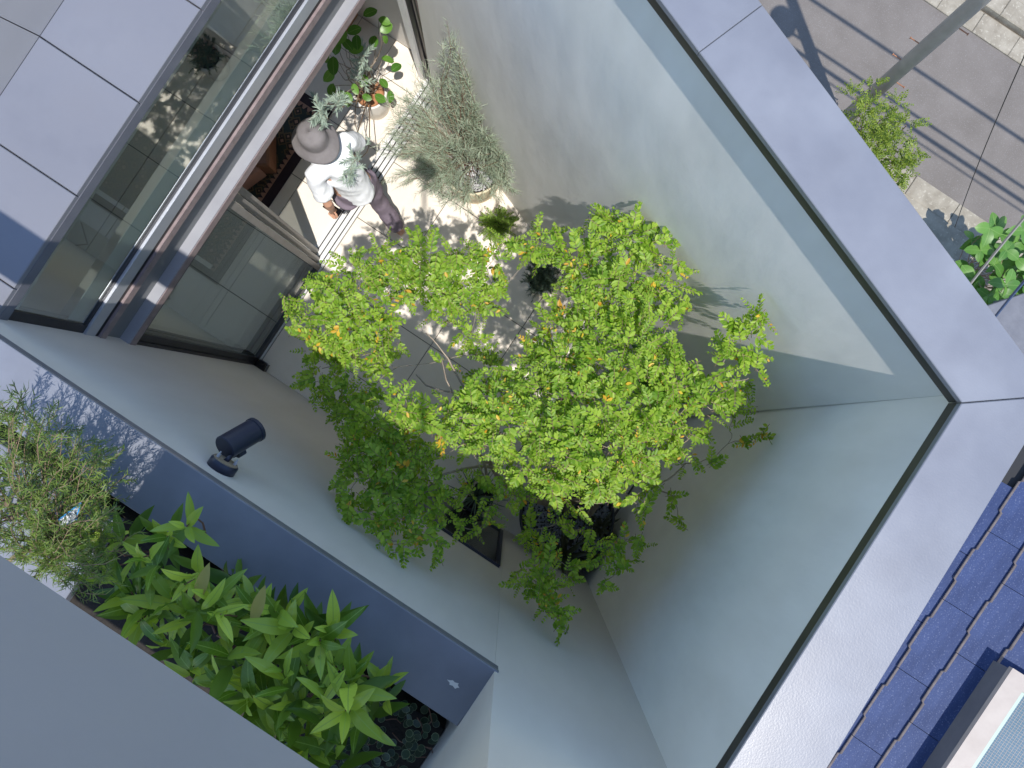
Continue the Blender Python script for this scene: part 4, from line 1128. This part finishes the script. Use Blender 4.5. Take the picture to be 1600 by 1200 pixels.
for row in range(5):
    xs = -4.55 + row * 0.3
    for k in range(12):
        y0 = -2.38 + k * 0.135
        x0, x1 = (xs, xs + 0.16) if k % 2 == 0 else (xs + 0.16, xs)
        zl.prism([(x0 - 0.01, y0), (x0 + 0.01, y0), (x1 + 0.01, y0 + 0.135), (x1 - 0.01, y0 + 0.135)], 0.0115, 0.0135)
zl.build('zigzag', 'rugdark', cr_)
def cushion(name, label, c, sx, sy, h, rz, mat, cat='ottoman'):
    t = thing(name, label, cat, c, rz)
    b = MB().prism([(-sx, -sy), (sx, -sy), (sx, sy), (-sx, sy)], 0.03, h, ch=0.02)
    b.build('body', mat, t)
    for i in (-1, 1):
        for j in (-1, 1):
            MB().box(i * sx * 0.8 - 0.02, i * sx * 0.8 + 0.02, j * sy * 0.8 - 0.02, j * sy * 0.8 + 0.02, 0.0, 0.031).build('foot', 'black', t)
    MB().box(-sx * 0.99, sx * 0.99, -0.004, 0.004, h, h + 0.003).build('seam', 'rugdark', t)
    return t
q = P(430, 262, 0.3); cushion('ottoman', 'low dark brown leather ottoman standing on the patterned rug', (q.x - 0.36, q.y + 0.04, 0.011), 0.2, 0.2, 0.24, 0.6, 'leather')
q = P(398, 285, 0.22); cushion('ottoman', 'low rose-brown ottoman beside the stacked sliding doors', (q.x - 0.22, q.y - 0.02, 0.011), 0.13, 0.2, 0.22, -0.35, 'leather2')
cab = thing('wooden_cabinet', 'orange wooden cabinet behind the ficus in the room corner', 'cabinet')
MB().box(-3.75, -3.20, 2.02, 2.225, 0.0, 0.9).build('body', 'orangewood', cab)
MB().box(-3.77, -3.18, 2.0, 2.226, 0.901, 0.925).build('top', 'orangewood', cab)
MB().box(-3.48, -3.47, 2.012, 2.019, 0.05, 0.85).build('door_gap', 'black', cab)

# ficus
fp = P(577, 143, 0.30)
pot('ficus_pot', 'white pot with terracotta chips holding the ficus indoors', (fp.x, fp.y, 0), 0.155, 0.30, 'whitepot', 0.26, soil_mat='terracotta')
fic = thing('ficus_plant', 'ficus with glossy round green leaves just inside the doors', 'plant', (fp.x, fp.y, 0.26))
FL = [leaf_obj_mesh('leaf', 1.0, 0.62 + 0.05 * k, 'ficus', 0.08 + .05 * k, 0.12, 8, 'oval') for k in range(3)]
fst = MB()
fl_list = [(680, 75, 1.3), (765, 125, 1.15), (775, 165, 1.1), (770, 235, 1.0), (700, 250, .95), (595, 290, 1.15), (545, 265, 1.25), (475, 275, 1.35), (505, 215, 1.4), (410, 330, 1.4), (460, 390, 1.3), (435, 450, 1.2), (450, 537, 1.0), (510, 570, .9), (545, 590, .8),
           (590, 530, .7), (660, 580, .6), (740, 585, .55), (760, 495, .6), (800, 575, .5), (835, 400, .5), (585, 180, 1.3), (600, 250, 1.2), (640, 480, .6), (785, 355, .55)]
hub = np.array((fp.x, fp.y, 0.27))
for i, (zx, zy, z) in enumerate(fl_list):
    c = np.array(P(400 + zx / 3.81, zy / 3.81, z))
    th = rng.uniform(0, 6.283)
    out = unit((c - hub) * np.array((1, 1, 0)) + 0.001)
    x = unit(out + 0.9 * np.array((math.cos(th), math.sin(th), 0)) + np.array((0, 0, rng.normal(-0.1, .15))))
    s = rng.uniform(0.085, 0.12) * (1.3 if i in (10, 5) else 1)
    reparent(leaf_place(FL[i % 3], None, c - x * s * .5, x, np.array((0.25, -0.1, 1)) + rng.normal(0, .25, 3), s), fic)
    t = rng.uniform(0.35, 0.6)
    hubz = hub + np.array((0, 0, 0.12)) + rng.normal(0, .02, 3)
    fst.tube(branch_pts(hub, hubz + (c - hubz) * t, 4, .06), [0.007, .006, .005, .004, .0035], 5)
    fst.tube(branch_pts(hubz + (c - hubz) * t, c - x * s * .5, 4, .06), [0.0035, .003, .0028, .0024, .002], 5)
reparent(fst.build('stem', 'bark', None, True), fic)
# silver sprigs standing in the ficus pot
spg = thing('silver_sprig_plant', 'silver-leaved spiky plant with sprigs around the hatted person', 'plant', (fp.x, fp.y, 0.26))
sv, ss = Leaves(LEAF_NEEDLE), MB()
for (px, py, z, n) in ((568, 88, 1.05, 7), (566, 125, .75, 5), (575, 105, .9, 4), (500, 172, 1.75, 7), (512, 185, 1.72, 5), (524, 165, 1.6, 5), (535, 158, 1.5, 4), (548, 265, 1.45, 5), (556, 250, 1.45, 4), (570, 228, 1.2, 4)):
    c = np.array(P(px, py, z))
    ss.tube(branch_pts(hub, c, 7, 0.05), [0.006 - 0.0005 * i for i in range(8)], 5)
    for k in range(n):
        d = unit(rng.normal(0, 1, 3) * np.array((1, 1, .5)) + np.array((0, 0, .4)))
        feather(sv, ss, c, c + d * 0.10, 26, 0.05, 0.0055, 0.9, 0, 0.0015, 0.0, 3)
reparent(link('foliage', sv.mesh('foliage'), 'silver_leaf2'), spg)['kind'] = 'stuff'
reparent(ss.build('stem', 'twig'), spg)

# ------------------------------------------------------------------ the person walking in through the doors
per = thing('person', 'person in grey hat, white tee and plum trousers stepping indoors', 'person', (-2.02, 0.77, 0.006), math.atan2(-0.988 * -1, 0.147) )
per.rotation_euler = (0, 0, math.atan2(0.147, -0.988) - math.pi / 2)     # local +Y looks into the room
def remeshed(mb, name, mat, voxel, smooth_it=6, disp=None):
    o = mb.build(name, mat, per, True)
    r = o.modifiers.new('remesh', 'REMESH'); r.mode = 'VOXEL'; r.voxel_size = voxel; r.use_smooth_shade = True
    s = o.modifiers.new('smooth', 'SMOOTH'); s.factor = 0.5; s.iterations = smooth_it
    if disp:
        tx = bpy.data.textures.new(name, 'CLOUDS'); tx.noise_scale = disp[1]
        d = o.modifiers.new('folds', 'DISPLACE'); d.texture = tx; d.strength = disp[0]; d.mid_level = 0.5
    return o
def V3(*a): return Vector(a)
hipL, hipR = V3(-.09, 0, .88), V3(.09, 0, .88)
kneeL, ankL, toeL = V3(-.09, .20, .50), V3(-.08, .25, .09), V3(-.085, .40, .03)
kneeR, ankR, toeR = V3(.08, -.08, .48), V3(.05, -.25, .11), V3(.05, -.12, .022)
shL, elL, haL = V3(-.18, .085, 1.36), V3(-.245, .0, 1.08), V3(-.25, .035, .84)
shR, elR, haR = V3(.18, .085, 1.36), V3(.25, .12, 1.09), V3(.17, .33, 1.02)
body = MB()
body.tube([V3(0, 0, .80), V3(0, 0, .90), V3(0, .03, 1.05), V3(0, .065, 1.22), V3(0, .085, 1.34), V3(0, .10, 1.41)], [(.15, .10), (.165, .11), (.14, .10), (.165, .11), (.15, .09), (.06, .06)], 20)
body.tube([V3(0, .095, 1.38), V3(0, .13, 1.47)], [.055, .052], 14)
head = MB().lathe([(0, -.12), (.045, -.11), (.066, -.06), (.078, 0.0), (.079, .05), (.06, .10), (.03, .122), (0, .127)], (0, 0, 0), 20)
body.add([(x * .95, y * 1.2 + .165, z + 1.545) for x, y, z in head.v], head.f)
body.tube([V3(0, .255, 1.56), V3(0, .285, 1.53), V3(0, .25, 1.515)], [.012, .018, .01], 8)
for s in (-1, 1):
    body.tube([V3(s * .07, .165, 1.575), V3(s * .088, .155, 1.55), V3(s * .07, .165, 1.51)], [.012, .014, .01], 8)
for a, b, c, t_ in ((hipL, kneeL, ankL, toeL), (hipR, kneeR, ankR, toeR)):
    body.tube([a, a.lerp(b, .5), b, b.lerp(c, .35), c], [.085, .075, .055, .055, .036], 16)
    heel = c + V3(0, -.04, -.05)
    body.tube([heel, c + V3(0, .01, -.035), c.lerp(t_, .6), t_], [(.030, .03), (.036, .036), (.042, .026), (.034, .016)], 12)
for a, b, c in ((shL, elL, haL), (shR, elR, haR)):
    body.tube([a, a.lerp(b, .4), b, b.lerp(c, .3), c], [.056, .047, .038, .038, .025], 14)
    d = (c - b).normalized(); sd = d.cross(V3(1, 0, 0) if abs(d.x) < .8 else V3(0, 1, 0)).normalized(); pn = d.cross(sd)
    body.tube([c - d * .01, c + d * .04, c + d * .085], [(.024, .018), (.036, .016), (.036, .014)], 12)
    for fi, (off, fl_) in enumerate(((-.028, .062), (-.010, .075), (.009, .070), (.026, .055))):
        # fingers spread across the palm and curl
        axis = sd if True else pn
        p0 = c + d * .078 + sd * off * 0 + (d.cross(pn)) * off
        body.tube([p0, p0 + d * fl_ * .45 + pn * .008, p0 + d * fl_ * .75 + pn * .028, p0 + d * fl_ * .7 + pn * .045], [.0095, .009, .0085, .007], 8)
    p0 = c + d * .03 + d.cross(pn) * -.03
    body.tube([p0, p0 + d * .03 + d.cross(pn) * -.022 + pn * .01, p0 + d * .055 + d.cross(pn) * -.018 + pn * .03], [.012, .0105, .008], 8)
remeshed(body, 'body', 'skin', 0.0065, 4)
shirt = MB()
shirt.tube([V3(0, -.01, .86), V3(0, .0, .90), V3(0, .02, 1.0), V3(0, .055, 1.18), V3(0, .08, 1.32), V3(0, .095, 1.405), V3(0, .10, 1.425)], [(.172, .125), (.176, .128), (.174, .125), (.182, .128), (.178, .115), (.10, .09), (.075, .07)], 24)
for a, b in ((shL, elL), (shR, elR)):
    shirt.tube([V3(0, .085, 1.35), a, a.lerp(b, .4), a.lerp(b, .66)], [.08, .078, .074, .080], 18)
remeshed(shirt, 'shirt', 'shirt', 0.011, 5, (0.028, 0.13))
tr_ = MB()
tr_.tube([V3(0, -.005, .78), V3(0, 0, .86), V3(0, .01, .97)], [(.15, .115), (.175, .13), (.155, .12)], 20)
for a, b, c in ((hipL, kneeL, ankL), (hipR, kneeR, ankR)):
    tr_.tube([a + V3(0, 0, .0), a.lerp(b, .5), b, b.lerp(c, .4), c + V3(0, 0, .07)], [.108, .10, .082, .082, .064], 18)
remeshed(tr_, 'trousers', 'trousers', 0.011, 5, (0.016, 0.10))
hair = MB().lathe([(.072, -.05), (.085, 0), (.086, .05), (.066, .105), (0, .13)], (0, 0, 0), 20)
MB().add([(x * .97, y * 1.17 + .15, z + 1.55) for x, y, z in hair.v], hair.f).build('hair', 'hair', per, True)
hb = MB().lathe([(.165, -.035), (.168, -.03), (.16, -.022), (.128, .005), (.108, .014), (.104, .03), (.101, .075), (.094, .104), (.076, .123), (.04, .131), (0, .132)], (0, 0, 0), 48)
hv = []
for x, y, z in hb.v:
    t = math.atan2(y, x)
    w = 1 + 0.04 * math.sin(3 * t + .6) * (math.hypot(x, y) > .11)
    hv.append((x * .93 * w, y * 1.08 * w + .165, z + 1.585 + 0.012 * math.sin(2 * t) * (math.hypot(x, y) > .12) - 0.08 * (y) * .6))
hat = MB().add(hv, hb.f[:-1]).build('hat', 'hat', per, True)
so = hat.modifiers.new('thick', 'SOLIDIFY'); so.thickness = 0.004
ph = thing('mobile_phone', 'black phone held in the hand of the person in the hat', 'phone')
wm = Matrix.Translation(per.location) @ per.rotation_euler.to_matrix().to_4x4()
pc_ = wm @ (haL + V3(.012, .035, -.085))
hh = per.rotation_euler.z
ph.location = pc_; ph.rotation_euler = (0.25, 0.5, hh + 0.3)
MB().prism([(-.036, -.072), (.036, -.072), (.036, .072), (-.036, .072)], -.004, .004, ch=.002).build('case', 'phone', ph)
MB().box(-.022, -.008, .04, .06, .0042, .006).build('camera_bump', 'black', ph)

# ------------------------------------------------------------------ utility pole, cables, street plants
pole = thing('utility_pole', 'grey steel utility pole with rusty foot bolts by the street', 'pole')
pb = P(1360, 150, CAM_Z - 15.0)
PXY = Vector((pb.x, pb.y, 0))
MB().tube([(PXY.x, PXY.y, Z_ST - 0.3), (PXY.x, PXY.y, 3.5)], [0.155, 0.115], 28).build('shaft', 'pole', pole, True)
for (x0, y0, x1, y1, dep) in ((1413, 128, 1430, 138, 14.2), (1418, 70, 1437, 81, 13.0), (1497, 58, 1518, 69, 12.2), (1400, 100, 1414, 108, 13.6)):
    z = CAM_Z - dep
    p1 = P((x0 + x1) / 2, (y0 + y1) / 2, z); c = Vector((PXY.x, PXY.y, z))
    d = Vector((1, 0, 0)) if (p1 - c).x > 0 else Vector((-1, 0, 0))
    b = MB(); b.tube([c + d * 0.12, c + d * 0.33], 0.011, 8); b.tube([c + d * 0.32, c + d * 0.335], 0.022, 8)
    b.build('foot_bolt', 'rust', pole)
tb = MB().tube([(PXY.x - 0.05, PXY.y - 0.42, -2.3), (PXY.x - 0.05, PXY.y - 0.42, -1.5)], [0.26, 0.26], 24); tb.build('transformer', 'canopy', pole)
MB().box(PXY.x - 0.09, PXY.x, PXY.y - 0.4, PXY.y, -1.95, -1.85).build('bracket', 'pole', pole)
def cable(label, y, z, r, mat='cable', sag=0.25, x0=-26, x1=30):
    pts = []
    for i in range(25):
        t = i / 24; x = x0 + (x1 - x0) * t
        pts.append((x, y, z - sag * 4 * t * (1 - t) + sag))
    o = MB().tube(pts, r, 8).build('overhead_cable', mat); tag(o, label, 'cable', 'power cables along the street')
    return o
CABLE_L = 'black power cable running along the street past the utility pole'
shadow_lines = [((1440, 114), -2.0, .046), ((1485, 217), -2.4, .040), ((1500, 250), -2.8, .052), ((1500, 266), -2.6, .022)]
for (px, py), z, r in shadow_lines:
    gpt = P(px, py, Z_ST); h = z - Z_ST
    cable(CABLE_L, gpt.y - LY * h, z, r, sag=0.05)
def wire(label, a, b, r, mat, cat='cable'):
    o = MB().tube(branch_pts(a, b, 12, 0.0, -0.015), r, 6).build('service_wire', mat); return tag(o, label, cat)
wire('thin black service wire crossing above the street asphalt', P(1492, 355, -4.5), P(1645, -12, 0.2), 0.006, 'cable')
wire('grey twisted service cable above the broad-leaved street shrub', P(1480, 490, -3.0), P(1660, 270, -0.5), 0.016, 'pole')
wire('blue service cable crossing the grey canopy roof', P(1520, 540, -2.0), P(1660, 370, 0.0), 0.015, 'bluecable')
# leafy sapling at the foot of the pole
sp_ = P(1372, 225, -8.6)
sap = thing('street_shrub', 'yellow-green small-leaved shrub at the foot of the utility pole', 'shrub', (sp_.x, sp_.y, Z_ST))
sl_, sst = Leaves(LEAF_OVAL), MB()
for (px, py, z, r) in ((1335, 150, -7.6, 16), (1352, 165, -7.8, 18), (1362, 135, -7.4, 14), (1345, 185, -8, 26), (1375, 190, -8, 24), (1400, 165, -7.8, 16), (1392, 205, -8.1, 24), (1415, 195, -8, 18), (1370, 220, -8.2, 30), (1400, 240, -8.2, 32), (1375, 255, -8.4, 26), (1412, 262, -8.3, 28), (1395, 280, -8.5, 20), (1355, 210, -8.2, 24), (1430, 240, -8.1, 14)):
    c = np.array(P(px, py, z)); rw = r * SC(z)
    ns = int(2.4 * math.pi * rw * rw / 0.0022 / 13) + 3
    sst.tube(branch_pts((sp_.x, sp_.y, Z_ST + 0.05), c, 6, .06), [.03, .025, .02, .016, .012, .009, .006], 5)
    for k in range(ns):
        off = unit(rng.normal(0, 1, 3)) * rw * rng.random() ** 0.5 * np.array((1, 1, .8))
        spray(sl_, None, c + off * .6, off + rng.normal(0, .3, 3) * rw, rng.uniform(.2, .36), rng.uniform(.065, .09), .045, tilt=.45, wr=.52)
reparent(link('crown', sl_.mesh('crown'), 'street_leaf'), sap)['kind'] = 'stuff'
reparent(sst.build('trunk', 'twig', None, True), sap)
# broad-leaved shrub in the neighbour's bed
bs_ = P(1565, 425, -8.2)
bsh = thing('broad_leaved_shrub', 'broad-leaved green shrub growing in the bed by the street gutter', 'shrub', (bs_.x, bs_.y, Z_ST))
BL = [leaf_obj_mesh('leaf', 1.0, .62, 'broad_leaf', .12, .18, 7, 'lance'), leaf_obj_mesh('leaf', 1.0, .7, 'broad_leaf', .2, .1, 7, 'oval')]
bst = MB()
for k in range(60):
    px, py = rng.uniform(1512, 1640), rng.uniform(352, 475)
    if py > 500 - (px - 1512) * 0.25: continue
    z = rng.uniform(-8.6, -7.3)
    if px < 1530: z = rng.uniform(-8.6, -8.0)
    c = np.array(P(px, py, z))
    bst.tube(branch_pts((bs_.x, bs_.y, Z_ST), c, 4, .06), [.010, .009, .008, .007, .006], 5)
    for j in range(4):
        th = 1.57 * j + rng.uniform(-.4, .4) + k
        reparent(leaf_place(BL[(k + j) % 2], None, c, (math.cos(th), math.sin(th), rng.normal(0, .2)), np.array((.15, -.1, 1)) + rng.normal(0, .25, 3), rng.uniform(.22, .38)), bsh)
reparent(bst.build('stem', 'twig', None, True), bsh)
for i, (px, py) in enumerate(((1496, 403), (1520, 425), (1542, 446), (1505, 470), (1530, 480))):
    c = P(px, py, -8.9)
    t = thing('picket', 'short white picket standing in the bed beside the gutter', 'picket', (c.x, c.y, Z_ST), 0, 'white pickets along the bed')
    MB().box(-.04, .04, -.02, .02, 0, 0.95).build('board', 'white', t)
    MB().prism([(-.045, -.025), (.045, -.025), (.045, .025), (-.045, .025)], .951, .985, ch=.012).build('cap', 'white', t)
can = thing('canopy_roof', 'flat dark grey canopy roof below the coping corner', 'roof')
cp = [P(1500, 492, -6.2), P(1640, 445, -6.2), P(1700, 640, -6.2), P(1560, 720, -6.2)]
MB().prism([(c.x, c.y) for c in cp], -6.35, -6.2, ch=.01).build('deck', 'canopy', can)
for c in cp:
    ins_ = c.lerp(sum(cp, Vector()) / 4, .1)
    MB().box(ins_.x - .05, ins_.x + .05, ins_.y - .05, ins_.y + .05, Z_ST - 0.06, -6.349).build('post', 'canopy', can)

# ------------------------------------------------------------------ neighbour's slate roof with skylight
nr = thing('slate_roof', 'neighbouring roof of dark blue notched slates', 'roof')
TS = 0.40
def rz_(x): return 1.45 + TS * (x - 3.42)
PR, PLn = 0.2285, 0.585
MB().add([(2.0, -3, rz_(2.0) - .05), (6.3, -3, rz_(6.3) - .05), (6.3, 1.93, rz_(6.3) - .05), (2.0, 1.93, rz_(2.0) - .05),
          (2.0, -3, rz_(2.0) - .25), (6.3, -3, rz_(6.3) - .25), (6.3, 1.93, rz_(6.3) - .25), (2.0, 1.93, rz_(2.0) - .25)],
         [(0, 1, 2, 3), (7, 6, 5, 4), (0, 4, 5, 1), (1, 5, 6, 2), (2, 6, 7, 3), (3, 7, 4, 0)]).build('decking', 'cable', nr)
def slate_mesh():
    ln, dp, th = PLn - 0.004, PR + 0.05, 0.016
    jog = 0.014
    edge = [(0, 0), (0, .27), (-jog, .29), (-jog, .72), (0, .74), (0, 1.0)]
    n = len(edge)
    lift = 0.034
    v, f, mi = [], [], []
    def pz(dx): return TS * dx + lift - lift * (dx / dp)
    bev = 0.008
    rows = ((0, -th), (0, -0.007), (bev, 0.0), (dp, 0.0), (dp, -th))
    for bx_, dz in rows:
        for (ex, ey) in edge:
            x = bx_ if bx_ == dp else ex + bx_
            v.append((x, ey * ln, pz(x) + dz))
    for r_ in range(5):
        r2 = (r_ + 1) % 5
        for i in range(n - 1):
            f.append((r_ * n + i, r2 * n + i, r2 * n + i + 1, r_ * n + i + 1)); mi.append(1 if r_ in (0, 1) else 0)
    f.append(tuple(r_ * n for r_ in range(4, -1, -1))); mi.append(0)
    f.append(tuple(r_ * n + n - 1 for r_ in range(5))); mi.append(0)
    me = bpy.data.meshes.new('slate'); me.from_pydata(v, [], f)
    me.materials.append(M['slate']); me.materials.append(M['slate_edge']); me.polygons.foreach_set('material_index', mi)
    return me
SM = slate_mesh()
for r in range(-5, 10):
    x = 3.303 + r * PR
    for k in range(-5, 6):
        y = k * PLn + (r % 2) * PLn * 0.45 + 0.05 * ((r * 7) % 3)
        if y + PLn > 1.96: continue
        o = bpy.data.objects.new('slate', SM); COL.objects.link(o); o.parent = nr
        o.location = (x + random.uniform(-.002, .002), y, rz_(x) - .022 + random.uniform(-.001, .001))
sk = thing('skylight', 'roof skylight with pale frame and wired glass on the slates', 'skylight')
sx0, sx1, sy0, sy1 = 3.72, 4.52, -1.25, 0.42
def slab(name, x0, x1, y0, y1, h0, h1, mat):
    v = [(x, y, rz_(x) + h) for h in (h0, h1) for (x, y) in ((x0, y0), (x1, y0), (x1, y1), (x0, y1))]
    return MB().add(v, [(3, 2, 1, 0), (4, 5, 6, 7), (0, 1, 5, 4), (1, 2, 6, 5), (2, 3, 7, 6), (3, 0, 4, 7)]).build(name, mat, sk)
slab('curb', sx0 + .012, sx1 - .012, sy0 + .012, sy1 - .012, -.02, .15, 'canopy')
slab('frame_rail', sx0, sx0 + .105, sy0, sy1, .1505, .185, 'skyframe')
slab('frame_rail', sx1 - .1, sx1, sy0, sy1, .1505, .185, 'skyframe')
slab('frame_rail', sx0 + .1055, sx1 - .1005, sy1 - .1, sy1, .1505, .184, 'skyframe')
slab('frame_rail', sx0 + .1055, sx1 - .1005, sy0, sy0 + .1, .1505, .184, 'skyframe')
M['skyglass'] = surf('wired_glass', (0.10, 0.16, 0.20), (0.13, 0.19, 0.24), 3, 0.12)
M['seal'] = surf('pale_seal', (0.40, 0.50, 0.44), None, rough=0.5)
slab('seal', sx0 + .106, sx0 + .130, sy0 + .101, sy1 - .101, .1506, .172, 'seal')
slab('pane', sx0 + .131, sx1 - .101, sy0 + .101, sy1 - .101, .1507, .164, 'skyglass')
wg = MB()
def bar(x0, x1, y0, y1):
    v = [(x, y, rz_(x) + h) for h in (.1641, .1652) for (x, y) in ((x0, y0), (x1, y0), (x1, y1), (x0, y1))]
    wg.add(v, [(3, 2, 1, 0), (4, 5, 6, 7), (0, 1, 5, 4), (1, 2, 6, 5), (2, 3, 7, 6), (3, 0, 4, 7)])
for k in range(30):
    x = sx0 + .145 + k * .018
    if x < sx1 - .11: bar(x, x + .0014, sy0 + .102, sy1 - .102)
for k in range(82):
    y = sy0 + .11 + k * .018
    if y < sy1 - .11: bar(sx0 + .132, sx1 - .102, y, y + .0014)
wg.build('wire_mesh', 'skyframe', sk)['kind'] = 'stuff'

# ------------------------------------------------------------------ the photographer's boom, whose shadow lies on the floor
bm = thing('boom_stand', 'black boom stand holding a small box above the courtyard', 'stand', (1.25, -1.874, 5.30))
off = Vector(bm.location)
def loc(p): return Vector(p) - off
dirb = Vector((0.555, -0.832, 0))
h_ = CAM_Z + 0.11
MB().tube([loc((0.0, 0, h_ + .0)), loc(Vector((0, 0, h_)) + dirb * 2.4)], 0.016, 10).build('boom', 'black', bm)
MB().prism([(loc((0, 0, 0)).x + x, loc((0, 0, 0)).y + y) for x, y in ((-.08, -.06), (.08, -.06), (.08, .06), (-.08, .06))], loc((0, 0, CAM_Z + .05)).z, loc((0, 0, CAM_Z + .2)).z, ch=.01).build('box', 'black', bm)
MB().tube([(0, 0, 0.02), (0, 0, h_ - 5.30)], 0.018, 10).build('mast', 'black', bm)
for k in range(3):
    t = 2.09 * k + .4
    MB().tube([(0, 0, .45), (.26 * math.cos(t), .26 * math.sin(t), .005)], 0.010, 8).build('leg', 'black', bm)
